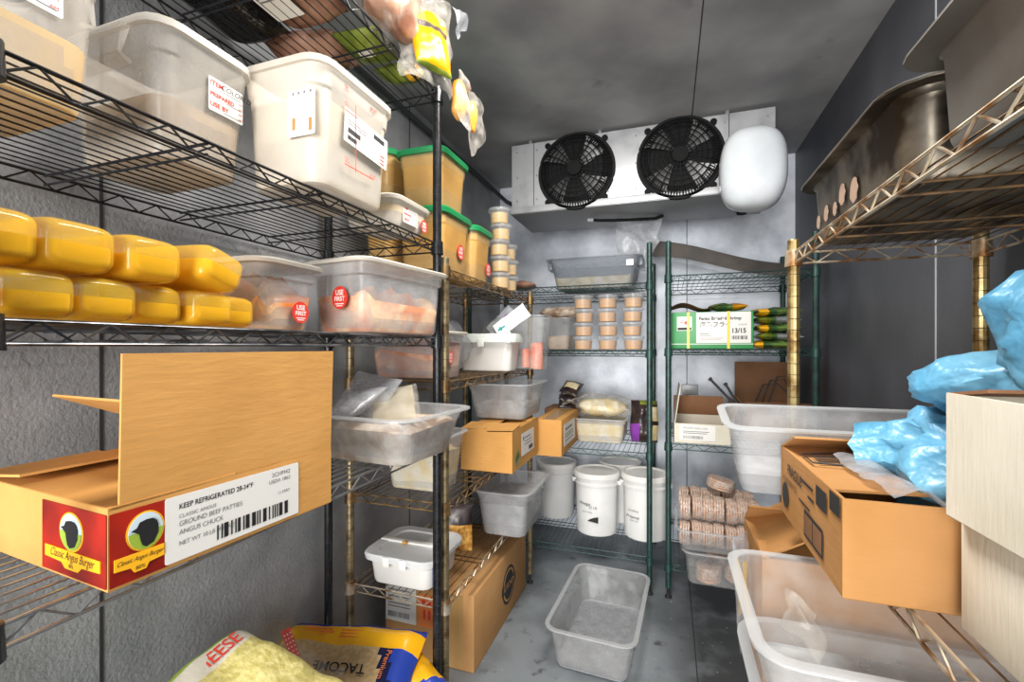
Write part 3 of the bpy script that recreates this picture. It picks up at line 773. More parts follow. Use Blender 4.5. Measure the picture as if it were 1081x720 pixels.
barcode(s, -.035, .085, -.034, -.014, 'ink', 3)
# frosted pan heaped with bags
pz = ZD+.004
p = container('food_pan', 'clear pan heaped with bagged food, overhanging the shelf left of the black post', 'food container', -.83, -.525, .865, 1.14, pz, .115, 'frost', r=.045, taper=.022, flange=.022, rb=.022, step=.03, rz=R(-6), tilt=(0, 0))
filling('mixed_food', 'brown and grey bagged food filling the overhanging clear pan', 'food', p, .15, .1325, .004, .085, 'mixed', taper=.022, h=.115, r=.045, lumps=.012, seed=5)
pack('food_bag', 'clear bag of cream food lying across the overhanging pan', 'bag', -.66, 1.0, .985, .17, .13, .035, ['creambag', 'film'], R(-55), 8, bands=lambda u, v, t: 1 if v < .12 or v > .92 else 0, tilt=(R(14), R(24)))
pack('food_bag', 'milky bag standing at the back of the overhanging pan', 'bag', -.76, 1.03, 1.0, .2, .15, .04, 'filmgrey', R(-20), 9, tilt=(R(55), R(5)))
pack('food_bag', 'clear bag of pale green leaves behind the tall carton flap', 'bag', -.745, .94, .985, .18, .13, .05, ['filmgrey', 'greenpack'], R(-15), 10, tilt=(R(25), R(-10)))
o = container('white_cup', 'small white plastic cup behind the right edge of the carton flap', 'cup', -.79, -.73, .75, .81, ZD, .2, 'white', r=.026, taper=.008, flange=.004, step=.02)

# ------------------------------------------------------------------ left rack, bottom shelf: bags
b = pillow(.42, .30, .07, 41, .01, 30, 30, bands=lambda u, v, t: 2 if v > .93 else (0 if v > .74 else (3 if u < .05 else (2 if u > .84+.05*math.sin(5*v) else (4 if u > .76+.05*math.sin(5*v) else 1)))), sc=10)
o = b.build('rice_bag', ['bagyellow', 'ricegrain', 'bagblue', 'bagyellow', 'navy'], smooth=70)
o.location = (-.855, 1.02, .222); o.rotation_euler = (R(19), 0, R(12)); tag(o, 'yellow and blue bag of rice with upside-down black lettering on the bottom shelf', 'bag')
text(o, 'TACOME', .015, .0, .036, 'ink', 'CENTER', rot=PI, z=.078, bold=.02, shear=-.15)
text(o, 'Premium', .135, .02, .022, 'orangeink', 'CENTER', rot=-PI/2, z=.074)
marks(o, [(-.14, -.06, .112, .114), (-.14, -.05, .102, .104), (-.03, .06, .112, .114), (-.03, .05, .102, .104), (-.14, -.08, .092, .094), (-.03, .04, .092, .094)], 'orangeink', z=.066, t=.004)
b = pillow(.17, .2, .06, 44, .01, bands=lambda u, v, t: 0 if u < .45+.3*v else 1, sc=14)
o = b.build('rice_bag', ['bagyellow', 'bagblue'], smooth=70); o.location = (-.69, 1.04, .195); o.rotation_euler = (0, R(12), R(-25))
tag(o, 'small blue and yellow bag tucked beside the black front post', 'bag')
o.location = (-.672, 1.07, .194)
b = pillow(.36, .36, .17, 47, .016, 26, 24, bands=lambda u, v, t: 3 if u < .05 or v > .96 else (1 if u < .13 else (2 if u < .25 and .1 < v < .9 else 0)), sc=9)
o = b.build('cheese_bag', ['cheese', 'grass', 'whitebox', 'navy'], smooth=70); o.location = (-.85, .68, .285); o.rotation_euler = (R(4), R(17), R(8))
tag(o, 'bag of pale shredded cheese with green and navy edge, leaning on the left wall', 'bag')
text(o, 'CHEESE', -.12, .05, .042, 'redink', 'CENTER', rot=R(90), z=.172, shear=.1, bold=.01); text(o, 'shreds', -.147, .07, .03, 'whiteink', 'CENTER', rot=R(90), z=.15)
e = crumple(lambda u, v: (-.1+.2*u, -.03+.06*v, .02*math.sin(5*u)+.03*v), 14, .02, 14).build('plastic_film', 'film', smooth=70); e.location = (-.86, .9, .34); tag(e, 'clear plastic film with a red dotted strip between the cheese and the rice bag', 'plastic film')
s = sticker(e, (-.03, 0, .045), (.45, -.5, .75), .022, .12, 'redsticker', 'dotted_strip', rot=R(20)); marks(s, [(x, x+.003, y, y+.003) for x in (-.008, -.001, .006) for y in [-.055+.011*i for i in range(10)]], 'whiteink')
b = pillow(.36, .4, .05, 49, .012, 18, 18, sc=9); o = b.build('cheese_bag', ['cheese'], smooth=70); o.location = (-.84, .62, .196); tag(o, 'second bag of pale shredded cheese lying underneath the leaning one', 'bag')

# ------------------------------------------------------------------ bronze rack: buckets, cups, pans
Z1 = 1.3905
def bucket(label, x0, x1, y0, y1, z, h, sticker_at=None):
    e = empty('square_bucket', ((x0+x1)/2, (y0+y1)/2, z)); tag(e, label, 'food container', 'green-lidded buckets of mustard sauce')
    hx, hy = (x1-x0)/2, (y1-y0)/2
    b = shell(MB(), hx, hy, h, r=.025, taper=.012, flange=.004, step=.05, stepw=.003); b.build('bucket_wall', ['amber', 'amber'], e)
    filling('sauce', '', '', e, hx, hy, .004, h*.9, 'mustard', taper=.012, h=h, parent=e, r=.024)
    slab_lid(e, hx, hy, h, 'greenlid', .006, .014, .026, .008, inset=.012)
    if sticker_at: use_first(e, sticker_at, '+x', .026)
    return e
bucket('green-lidded bucket of mustard sauce beside the black post, bottom of its pair', -.85, -.675, 1.29, 1.505, Z1, .205, (.0835, .03, .085))
bucket('green-lidded bucket of mustard sauce standing on another bucket beside the post', -.845, -.68, 1.29, 1.49, Z1+.213, .182)
bucket('smaller green-lidded bucket of mustard sauce next to the stack of cups', -.82, -.665, 1.525, 1.69, Z1, .2, (.0745, .045, .06))
bucket('green-lidded bucket of sauce at the wall behind the milky container, lower one', -.985, -.866, 1.29, 1.5, Z1, .255, (.056, -.05, .22))
bucket('green-lidded bucket of sauce at the wall behind the milky container, upper one', -.985, -.866, 1.29, 1.5, Z1+.263, .15)
def deli_cup(r, h, food='tan'):
    e = empty('deli_cup', (0, 0, 0)); q = r*.82
    MB().lathe([(q*.9, 0), (q, .003), (r-.003, h-.006), (r, h-.006), (r, h-.002), (r-.004, h-.002), (q-.003, .005), (q*.9, .003)], 28, cap0=True, cap1=True).build('cup_wall', 'clear', e)
    MB().lathe([(q*.9, .004), (q-.002, .006), (r-.009+0*q, h*.72), (r*.3, h*.74)], 28).build('sauce', food, e)
    MB().lathe([(r+.0015, h-.01), (r+.003, h-.002), (r+.002, h+.002), (r-.006, h+.002), (r-.009, h-.001)], 28).build('lid', 'frost', e)
    return e
c0 = deli_cup(.045, .063, 'beige'); first = True
for nm, y, lev in (('far', 1.885, 3), ('near', 1.785, 5)):
    for k in range(lev):
        o = c0 if first else copy_tree(c0); first = False
        o.location = (-.668+.004*(k % 2), y-.006*(k % 3), Z1+k*.0665); pos = ['bottom', 'second', 'third', 'fourth', 'top'][k] if lev == 5 else ['bottom', 'middle', 'top'][k]
        tag(o, f'clear lidded cup of yellow sauce, {pos} one of the {nm} stack beside the small bucket', 'cup', 'cups of yellow sauce by the buckets')
# shelf 2
Z2 = 1.0455
o = chicken_pan('frosted lidded pan of reddish meat behind the black post, below the buckets', -.95, -.66, 1.272, 1.44, Z2, .15, 'reddish raw meat in the pan behind the black post', food='meat', fz=.62, seed=6, grp='lidded pans of raw meat')
use_first(o, (.143, -.04, .07), '+x', .02)
e = empty('white_tub', (-.74, 1.84, Z2)); tag(e, 'white rectangular tub with a mint lid and small latch', 'food container')
shell(MB(), .128, .075, .145, r=.03, taper=.014, flange=.004).build('tub_body', ['white', 'white'], e)
slab_lid(e, .128, .075, .145, 'tublid', .014, .022, .03, .014, inset=.02)
MB().rbox(.0-.014, .014, -.095, -.088, .104, .14, .002).build('latch', 'tublid', e)
b = MB(); b.rbox(.118, .13, -.092, -.086, .12, .166, .002); b.build('lid_tab', 'white', e)
o = pillow(.075, .14, .014, 51, .007, 14, 18, bands=lambda u, v, t: 1 if .45 < u < .9 and .35 < v < .8 else 0, sc=25).build('snack_bag', ['filmgrey', 'purple'], smooth=70)
o.location = (-.675, 1.835, Z2+.21); o.rotation_euler = (Matrix.Rotation(R(-8), 4, 'Z') @ Matrix.Rotation(R(72), 4, 'X') @ Matrix.Rotation(R(-42), 4, 'Z')).to_euler(); tag(o, 'torn purple and clear bag lying on the white tub, left of the white bag', 'bag')
o = pillow(.075, .16, .012, 52, .006, 14, 18, bands=lambda u, v, t: 1 if (u-.5)**2+(v-.16)**2 < .012 else 0, sc=25).build('snack_bag', ['whiteink', 'teal'], smooth=70)
o.location = (-.625, 1.812, Z2+.212); o.rotation_euler = (Matrix.Rotation(R(-8), 4, 'Z') @ Matrix.Rotation(R(68), 4, 'X') @ Matrix.Rotation(R(-50), 4, 'Z')).to_euler(); tag(o, 'crumpled white bag with a teal ring lying on the mint lid', 'bag')
o = container('food_container', 'clear container holding an orange roll, right behind the white tub', 'food container', -.745, -.52, 1.935, 2.095, Z2, .245, 'clear', r=.025, taper=.014, flange=.006, step=.06)
b = MB(); b.tube([(.065, -.035, .0), (.066, -.035, .012), (.066, -.034, .1), (.064, -.034, .115)], .03, 18)
b.tube([(.012, -.035, .005), (.012, -.034, .09)], .02, 18)
q = b.build('orange_roll', 'carrot', smooth=60); q.location = (-.6325, 2.02, Z2+.006); tag(q, 'orange and white roll standing in the clear container', 'food')
pack('plastic_bag', 'grey crumpled plastic bag on the bronze shelf behind the mint lid', 'bag', -.84, 1.62, Z2, .16, .22, .2, 'filmgrey', .2, 55, wr=.02)
pack('plastic_bag', 'clear crumpled plastic bag left of the bag with the teal ring', 'bag', -.79, 2.02, Z2, .1, .14, .23, 'film', .2, 56, wr=.02)
# shelf 3
Z3 = .6755
o = container('food_pan', 'clear pan of yellowish bagged food under the overhanging pan, behind the black post', 'food container', -.91, -.672, 1.286, 1.465, Z3, .185, 'frost', r=.03, taper=.02, flange=.014, step=.05)
filling('pasta', 'pale yellow food in the clear pan behind the black post', 'food', o, .119, .09, .004, .125, 'pasta', taper=.02, h=.185, lumps=.012, seed=8, mound=.01)
e = carton('brown_carton', 'kraft carton with a white label on the bronze rack, nearer of two', 'cardboard box', -.76, -.55, 1.6, 1.95, Z3, .16, 'kraft', closed=False)
hx, hy, h = .105, .175, .16
flap(e, '-y', hx, hy, h, .1, -84); flap(e, '+y', hx, hy, h, .1, -88); flap(e, '-x', hx, hy, h, .1, -88); flap(e, '+x', hx, hy, h, .1, -93)
s = sticker(e, (hx+.001, .02, .085), '+x', .17, .09, 'paper'); marks(s, [(-.07, -.055, .015, .03)], 'bluelabel'); marks(s, [(-.045, .03, .02, .025), (-.045, .05, .006, .009), (-.045, .05, -.006, -.003)], 'greyink'); barcode(s, .01, .07, -.035, -.018, seed=9)
s = sticker(e, (hx+.001, -.115, .045), '+x', .05, .05, 'greenpack', 'green_label', rot=R(30)); marks(s, [(-.02, .02, -.004, 0), (-.02, .02, .006, .01)], 'ink')
ob = container('food_pan', 'frosted clear pan sitting on the nearer kraft carton', 'food container', -.82, -.545, 1.77, 2.085, Z3+.1685, .15, 'frost', r=.04, taper=.02, flange=.014)
filling('frost_heap', 'white frozen food at the bottom of the pan on the carton', 'food', ob, .1375, .1575, .004, .05, 'snow', taper=.02, h=.15, r=.04, lumps=.02, seed=4, mound=.01)
e = carton('brown_carton', 'kraft carton with a white label beside the white pails, farther of two', 'cardboard box', -.575, -.452, 1.99, 2.38, .657, .165, 'kraft', closed=True)
s = sticker(e, (.0618, -.02, .085), '+x', .25, .1, 'paper'); marks(s, [(-.1, .05, .02, .03), (-.1, .08, .0, .004), (-.1, .08, -.012, -.008), (-.1, .08, -.03, -.026)], 'greyink')
sticker(e, (0, 0, .1652), '+z', .06, .39, 'tape', 'packing_tape', up=(0, 1, 0))
# shelf 4
Z4 = .3805
e = empty('white_tub', (-.815, 1.355, Z4)); tag(e, 'low white tub with a two-part translucent lid on the lower bronze shelf', 'food container')
shell(MB(),   .12, .112, .098, r=.035, taper=.012, flange=.003).build('tub_body', ['white', 'white'], e)
slab_lid(e, .12, .112, .098, 'tublidclear', .006, .014, .035, .012, inset=.026)
b = MB(); b.rbox(-.128, .128, -.012, .012, .1, .107, .002); b.build('hinge_ridge', 'white', e)
for x in (-.03, .03): MB().rbox(x-.012, x+.012, -.128, -.122, .072, .103, .002).build('latch', 'white', e)
o = sticker(e, (.1185, -.05, .05), '+x', .09, .06, 'bluelabel', 'blue_label')
b = MB(); lump(b, (0, 0, .006), (.012, .01, .006), 3, .4, 60, 6); o = b.build('food_scrap', 'fries', smooth=60); o.location = (-.84, 1.33, Z4+.1045); tag(o, 'yellow scrap of food on the lid of the low white tub', 'food')
o = pillow(.15, .17, .026, 61, .006, 16, 16, bands=lambda u, v, t: 1 if v < .55 else 0, sc=18).build('fries_bag', ['bagdark', 'fries'], smooth=70)
o.location = (-.775, 1.56, Z4+.088); o.rotation_euler = (R(84), 0, R(20)); tag(o, 'dark bag printed with golden fries standing behind the low white tub', 'bag')
lg = disc_sticker(o, (.0, .045, .0155), '+z', .012, .012, 'redsticker', 'logo_spot', up=(0, 1, 0))
o = container('food_container', 'deep clear container with a lid overhanging the lower bronze shelf', 'food container', -.755, -.525, 1.705, 2.05, Z4, .185, 'frost', r=.04, taper=.022, flange=.01)
slab_lid(o, .115, .1725, .185, 'clear', .004, .006, .04, .013)
filling('frozen_food', 'whitish frosted food inside the deep lidded container', 'food', o, .115, .1725, .004, .13, 'snow', r=.04, taper=.022, h=.185, lumps=.006, seed=9)
# floor carton
e = carton('brown_carton', 'large taped kraft carton standing on the floor under the bronze rack', 'cardboard box', -1.01, -.647, 1.468, 2.08, 0.0005, .272, 'kraft2', closed=True)
s = sticker(e, (-.115, -.3065, .19), '-y', .13, .13, 'paper', 'shipping_label'); marks(s, [(-.055, .04, y, y+.004) for y in (.05, .04, .025, .01, 0, -.012)], 'greyink'); barcode(s, -.055, .04, -.05, -.03, 'greyink', 12)
s = sticker(e, (.025, -.3065, .185), '-y', .14, .12, 'orangeink', 'orange_label'); marks(s, [(-.05+.022*i, -.036+.022*i, .015, .04) for i in range(5)], 'redink'); marks(s, [(-.045+.02*i, -.035+.02*i, -.03, .005) for i in range(4)], 'redink')
sticker(e, (.11, -.3066, .136), '-y', .06, .262, 'tape', 'packing_tape')
s = disc_sticker(e, (.1818, .06, .135), '+x', .078, .078, 'ink', 'round_stamp'); disc_sticker(s, (0, 0, .0008), None, .067, .067, 'kraft2', 'stamp_ring', t=.0003)
q = disc_sticker(s, (0, 0, .0012), None, .058, .058, 'ink', 'stamp_field', t=.0003)
marks(s, [(-.086, .086, -.018, .018)], 'ink', 'stamp_band', z=.0013); text(s, 'KITCHEN', 0, 0, .032, 'kraft2', 'CENTER', shear=.3, z=.0018, bold=.02)
marks(e, [], 'ink') if 0 else None

# ------------------------------------------------------------------ back rack under the fans
o = container('food_container', 'smoky grey rectangular container of food on the top green shelf', 'food container', -.595, -.14, 2.32, 2.62, 1.451, .155, 'smoke', r=.03, taper=.03, flange=.02, step=.04)
b = MB(); b.rbox(-.248, -.222, -.1, .1, .108, .152, .006); b.rbox(.222, .248, -.1, .1, .108, .152, .006); b.build('end_handle', 'smoke', o)
filling('noodles', 'pale noodles inside the smoky grey container', 'food', o, .2275, .15, .004, .06, 'pasta', taper=.03, h=.155, lumps=.016, seed=3, mound=.025)
sticker(o, (.185, -.147, .118), '-y', .035, .03, 'paper')
b = crumple(lambda u, v: (-.07+.18*u+.05*v*u, .08*math.sin(3*u)*.4+.04*v, .0+.22*v-.09*u*(1-v)), 22, .03, 14, 18, 16)
o = b.build('plastic_bag', 'filmgrey', smooth=70); o.location = (-.195, 2.44, 1.612); tag(o, 'clear crumpled plastic bag draped over the right end of the smoky container', 'bag')
pack('meat_package', 'reddish brown wrapped meat at the left end of the top green shelf', 'meat pack', -.735, 2.33, 1.451, .13, .16, .05, 'brownpack', .2, 63)
c0 = deli_cup(.052, .066, 'tan'); first = True
for ci, (x, cn) in enumerate(((-.408, 'left'), (-.288, 'middle'), (-.167, 'right'))):
    for k, rn in enumerate(('bottom', 'second from bottom', 'third from bottom', 'top')):
        o = c0 if first else copy_tree(c0); first = False
        o.location = (x+.003*((k*7+ci) % 3-1), 2.3+.003*((k*5+ci) % 3), 1.133+k*.0687)
        tag(o, f'clear lidded cup of tan sauce, {rn} in the {cn} column', 'cup', 'cups of tan sauce on the green shelf')
o = container('food_container', 'clear container with brown food left of the cups of tan sauce', 'food container', -.64, -.49, 2.36, 2.6, 1.133, .17, 'clear', r=.025, taper=.012, flange=.006)
filling('brown_food', 'brown food in the clear container left of the cups', 'food', o, .075, .12, .004, .07, 'grey_beige', taper=.012, h=.17, lumps=.01, seed=7)
pack('food_bag', 'speckled beige bag lying on the clear container left of the cups', 'bag', -.56, 2.48, 1.305, .22, .2, .06, 'mixed', .1, 65)
# third green shelf
o = container('food_pan', 'clear tub topped by a bag of pasta on the third green shelf', 'food container', -.47, -.205, 2.33, 2.62, .656, .125, 'frost', r=.03, taper=.014, flange=.008)
filling('pasta', 'cream pasta filling the clear tub on the third green shelf', 'food', o, .1325, .145, .004, .1, 'pasta', taper=.014, h=.125, seed=2, lumps=.004)
e = empty('pasta_bag', (-.335, 2.46, .785)); tag(e, 'crinkled clear bag of pale pasta on top of the clear tub', 'bag')
b = MB(); lump(b, (0, 0, .045), (.13, .11, .045), 71, .3, 20, 14); b.build('pasta', 'pasta', e, smooth=70)
b = MB(); lump(b, (0, 0, .052), (.148, .125, .058), 72, .5, 24, 16); b.build('plastic_film', 'film', e, smooth=70)
o = pillow(.13, .21, .09, 73, .012, 16, 20, bands=lambda u, v, t: 1 if v > .9 and u > .3 else (2 if u > .75 and .05 < v < .85 and not .4 < v < .5 else (3 if u < .3 and v < .45 else 0)), sc=16).build('dark_food_bag', ['bagdark', 'greenpack', 'pasta', 'purple'], smooth=70)
o.location = (-.125, 2.46, .765); o.rotation_euler = (R(84), 0, R(8)); tag(o, 'dark bag with purple and green print standing beside the bag of pasta', 'bag')
for k, lab in enumerate(('lower black and beige striped pack behind the frosted pan', 'middle black and beige striped pack behind the frosted pan', 'upper black and beige striped pack tilted behind the frosted pan')):
    o = pillow(.1, .16, .035, 75+k, .004, 14, 14, bands=lambda u, v, t: 1 if .25 < v < .75 and .15 < u < .85 else 0, sc=20).build('striped_pack', ['bagdark', 'pasta'], smooth=70)
    o.location = (-.53+.012*k, 2.47, .83+.04*k); o.rotation_euler = (R(18), R(10), R(15-8*k)); tag(o, lab, 'package', 'striped packs behind the frosted pan')
o = carton('brown_carton', 'plain brown carton holding up the striped packs on the third green shelf', 'cardboard box', -.64, -.48, 2.4, 2.6, .656, .16, 'kraftdark', closed=True)
b = crumple(lambda u, v: (-.06+.12*u, -.05+.08*v, .03+.05*u+.01*math.sin(4*v)), 33, .012, 20); o = b.build('plastic_film', 'film', smooth=70); o.location = (-.45, 2.3, .825); tag(o, 'clear plastic film between the far kraft carton and the pasta bag', 'plastic film')
# pails
def pail(label, x, y, z, h, r, print_=None):
    e = empty('plastic_pail', (x, y, z)); tag(e, label, 'pail', 'white lidded pails on the bottom green shelf')
    MB().lathe([(r*.86, 0), (r*.885, .004), (r*.93, h*.8), (r*.985, h*.802), (r*.985, h*.82), (r*.94, h*.825), (r*.945, h*.88), (r*.99, h*.885), (r, h*.93)], 40).build('pail_body', 'white2', e)
    MB().lathe([(r*1.0, h*.915), (r*1.03, h*.92), (r*1.03, h*.985), (r*1.0, h), (r*.9, h), (r*.87, h*.972), (r*.1, h*.972)], 40).build('lid', 'white', e)
    b = MB(); pts = [(r*1.0*math.cos(a), r*1.0*math.sin(a), h*.81-.02*math.sin(a-PI)) for a in [PI*1.02+PI*.96*i/14 for i in range(15)]]
    for sx in (-1, 1): b.rbox(sx*r-.012, sx*r+.012, -.016, .016, h*.78, h*.85, .004)
    b.build('handle_ear', 'white2', e)
    if print_:
        for s_, a, dz, sz, m in print_:
            n = (math.sin(a), -math.cos(a), 0); rr_ = r*.93
            t = sticker(e, (n[0]*rr_, n[1]*rr_, dz), n, .002, .002, 'white2', 'print_spot')
            if s_ == '#':
                b = MB(); b.rings([[(x*1., y*1., z_) for x, y in ((-.03, -.008), (.026, -.016), (.026, .016), (.008, .012), (-.012, .004))] for z_ in (.0005, .002)]); b.build('dark_wedge', 'ink', t, smooth=0)
            else: text(t, s_, 0, 0, sz, m, 'CENTER', z=.003)
    return e
pail('white lidded pail with a dark wedge mark, front left on the bottom green shelf', -.365, 2.455, .1725, .32, .118,
     [('Vinegar', -.42, .165, .022, 'ink'), ('35 LB.', -.02, .15, .018, 'greyink'), ('extra heavy', -.3, .125, .012, 'greyink'), ('#', -.02, .088, 0, 'ink')])
pail('white lidded pail with small black print, front right beside the green posts', -.115, 2.47, .1725, .325, .12,
     [('ingredients', -.5, .15, .014, 'greyink'), ('Prepared', -.52, .118, .02, 'ink'), ('keep cold', -.48, .1, .012, 'greyink')])
pail('white lidded pail with dark lid, half hidden behind the clear lidded container', -.625, 2.62, .1725, .31, .115)
pail('white lidded pail standing behind and between the two printed pails', -.265, 2.675, .1725, .325, .118)
# floor pan
o = container('food_pan', 'empty clear hotel pan lying alone on the floor', 'food container', -.4, -.1, 1.565, 2.075, .0006, .152, 'clear', r=.038, taper=.02, flange=.014, rb=.02, step=.03, rz=R(-3))
filling('frost_layer', 'thin whitish residue on the bottom of the floor pan', 'residue', o, .15, .255, .0035, .010, 'filmgrey', r=.038, taper=.02, h=.152)

# ------------------------------------------------------------------ back right rack
b = MB(); n = 16; rs = []
for i in range(n+1):
    u = i/n; x = -.1+.68*u; z = 1.635-.125*u+.018*math.sin(5*u+.6); w = .085-.02*u
    rs.append([(x, 2.60, z), (x, 2.74, z+w*.35), (x, 2.745, z+w*.35+.02), (x, 2.60, z+w)])
o = b.rings(rs).build('warped_board', 'board', smooth=60); tag(o, 'long dark warped board lying across the top of the back right rack', 'board')
e = carton('shrimp_carton', 'green and white printed carton with two yellow straps on the back right rack', 'cardboard box', .012, .362, 2.3, 2.56, 1.1405, .172, 'boxgreen', closed=True)
hx, hy = .175, .13
s = sticker(e, (.05, -hy-.0005, .098), '-y', .23, .142, 'paper', 'white_panel', r=.001)
text(s, 'Panko Breaded Shrimp', -.104, .042, .0205, 'ink', bold=.03, sx=.95); text(s, '海老フライ', -.1, .013, .027, 'ink', bold=.015)
text(s, 'SHRIMP', .062, .012, .011, 'greyink'); text(s, '13/15', .034, -.016, .03, 'ink', bold=.03, sx=.9)
marks(s, [(-.1, -.06, -.03, -.027), (-.1, -.05, -.038, -.036), (-.1, .0, -.05, -.048), (-.1, -.01, -.058, -.056)], 'greyink'); barcode(s, .036, .105, -.055, -.038, seed=22)
s = sticker(e, (-.117, -hy-.0005, .118), '-y', .066, .066, 'paper', 'logo_panel', r=.001); disc_sticker(s, (.008, .004, .0008), None, .009, .009, 'redsticker', 'red_dot', t=.0003); marks(s, [(-.03, .03, -.03, -.018)], 'ink'); marks(s, [(-.022, -.004, .004, .007), (-.018, .0, .014, .016)], 'redink')
b = MB(); b.box(-hx, hx, -hy-.0012, -hy, .02, .0235); b.build('white_line', 'paper', e, smooth=0)
for x in (-.1, .072):
    b = MB(); t = .0015
    b.box(x-.006, x+.006, -hy-.003, -hy-.0015, -.0005+.001, .172+t); b.box(x-.006, x+.006, -hy-.003, hy+.003, .172+.0002, .172+t); b.box(x-.006, x+.006, hy+.0015, hy+.003, .001, .172+t)
    b.build('strap', 'strap', e, smooth=0)
b = MB(); b.box(hx, hx+.001, -hy, hy, .003, .169); b.build('dark_side', 'darkgreen', e, smooth=0)
b = crumple(lambda u, v: (-.02+.24*u, -.1+.2*v, .028*math.sin(4.2*u+.4)**2*(1-.4*v)+.012*(1-u)), 44, .01, 9); o = b.build('paper_sheet', 'kraftdark', smooth=70); o.location = (.02, 2.42, 1.323); tag(o, 'crumpled brown paper sheet lying on the green and white carton', 'paper')
def veg(u, v, t): return 1 if .1 < u < .38 and .3 < v < .8 else (2 if .55 < u < .85 and .2 < v < .6 else 0)
o = pillow(.17, .15, .035, 81, .008, 18, 14, bands=lambda u, v, t: 1 if u > .62 else 0, sc=18).build('vegetable_bag', ['baggreen', 'yellowchip'], smooth=70); o.location = (.265, 2.42, 1.3225); tag(o, 'flat green and yellow bag lying on top of the shrimp carton', 'bag', 'green vegetable bags')
for k, lab in enumerate(('bottom', 'second from the bottom', 'third from the bottom', 'fourth from the bottom', 'topmost')):
    o = pillow(.185, .2, .036, 83+k, .009, 18, 16, bands=lambda u, v, t, k=k: (1 if u < .28+.05*(k % 2) and v < .5 and u > .06 else (2 if k in (1, 3) and u > .45 and v < .4 else 0)), sc=17, curve=(lambda x, y: -.07*max(0, x)*0) if k < 4 else None).build('vegetable_bag', ['baggreen', 'greenpack' if k % 2 else 'gold', 'filmgrey'], smooth=70)
    o.location = (.463+.006*((k*3) % 4-1), 2.41+.008*(k % 2), 1.1415+.0375*k); o.rotation_euler = (0, R(2*(k % 2)), R(3*k-6)); tag(o, f'green and yellow bag, {lab} in the stack right of the shrimp carton', 'bag', 'green vegetable bags')
# third shelf of the corner rack
e = carton('white_carton', 'open white-faced carton with raised flaps and a barcode label', 'cardboard box', .024, .26, 2.225, 2.55, .709, .09, 'whitebox')
hx, hy, h = .118, .1625, .09
b = MB(); b.box(-hx+.006, hx-.006, -hy+.006, hy-.006, .004, .02); b.build('inner_pad', 'kraftdark', e, smooth=0)
flap(e, '-x', hx, hy, h, .165, -8, 'whitebox', lab='white flap standing upright'); flap(e, '+x', hx, hy, h, .1, 22, 'kraftdark'); flap(e, '+y', hx, hy, h, .1, -12, 'kraftdark', lab='brown flap raised at the back'); 
s = sticker(e, (-.02, -hy-.0006, .05), '-y', .15, .07, 'paper'); text(s, 'FROZEN SHELLFISH', -.06, .02, .012, 'greyink'); marks(s, [(-.06, .05, .004, .007), (-.06, .04, -.004, -.001)], 'greyink'); barcode(s, -.06, .03, -.028, -.014, 'greyink', 31)
e = carton('brown_carton', 'brown open carton with loose straps in the back right corner', 'cardboard box', .335, .6, 2.42, 2.7, .709, .16, 'kraftdark')
flap(e, '+y', .1325, .14, .16, .2, 3, 'kraftdark'); flap(e, '-x', .1325, .14, .16, .05, 40, 'kraftdark'); flap(e, '-y', .1325, .14, .16, .08, 75, 'kraftdark')
b = MB()
for k in range(3): b.tube([(.06-.12+.03*k, -.02, .165+.0), (-.03+.03*k, -.05, .255+.02*k), (.03+.03*k, -.06, .262+.02*k), (.12, -.05+.01*k, .17)], .004, 6)
b.build('loose_strap', 'seam', e)
for k, (x, a, ln) in enumerate(((.335, -42, .22), (.33, -30, .16))):
    d = Vector((math.sin(R(a)), 0, math.cos(R(a))))
    b = MB().tube([(0, 0, 0), tuple(d*ln)], .006, 8); b.tube([tuple(d*ln), tuple(d*(ln+.012))], .009, 8)
    o = b.build('thin_rod', 'conduit'); o.location = (x+.005*k, 2.32+.03*k, .83); tag(o, ['longer dark rod leaning over the white carton', 'shorter dark rod leaning over the white carton'][k], 'rod')
b = MB().rbox(-.045, .045, -.02, 0, -.03, .03, .004); o = b.build('wall_plate', 'evap'); o.location = (.115, YB-.0005, .90); tag(o, 'small grey plate fixed low on the back wall seam', 'wall plate')
b = MB(); b.tube([(0, -.02, 0), (0, 0, 0)], .012, 12); o = b.build('wall_fitting', 'white'); o.location = (.39, YB, 1.93); tag(o, 'small pale round fitting on the back wall below the ice lump', 'fitting')
# patties
def patty_stack(r, n, t, seed):
    """discs stacked along x"""
    b = MB(); rnd = random.Random(seed)
    for k in range(n):
        x = (k-(n-1)/2)*t; dy = rnd.uniform(-.002, .002); dz = rnd.uniform(-.002, .002); m = 22
        def c(q, xx): return [(xx, dy+q*math.cos(2*PI*i/m), r+dz+q*math.sin(2*PI*i/m)) for i in range(m)]
        b.rings([c(r*.9, x-t*.46), c(r, x-t*.25), c(r, x+t*.25), c(r*.9, x+t*.46)])
    return b
lo = container('food_pan', 'clear pan of meat patties on the bottom shelf of the corner rack, lower pan', 'food container', .06, .335, 2.03, 2.36, .1555, .14, 'clear', 'pans of meat patties', r=.035, taper=.014, flange=.01)
up = container('food_pan', 'clear pan heaped with wrapped patties standing on the lower patty pan', 'food container', .035, .355, 2.02, 2.37, .298, .09, 'clear', 'pans of meat patties', r=.03, taper=.012, flange=.01)
ps = empty('patty_stack', (0, 0, 0)); patty_stack(.05, 4, .0098, 1).build('patties', 'patty', ps, smooth=50)
b = MB(); m = 22
b.rings([[(x, q*math.cos(2*PI*i/m)*(1+.03*math.sin(5*i)), .05+q*math.sin(2*PI*i/m)) for i in range(m)] for x, q in ((-.021, .02), (-.0205, .05), (-.008, .0535), (.008, .0535), (.0205, .05), (.021, .02))])
b.build('plastic_wrap', 'wrap', ps)
first = True; ords = ('leftmost', 'second from left', 'third from left', 'middle', 'third from right', 'second from right', 'rightmost')
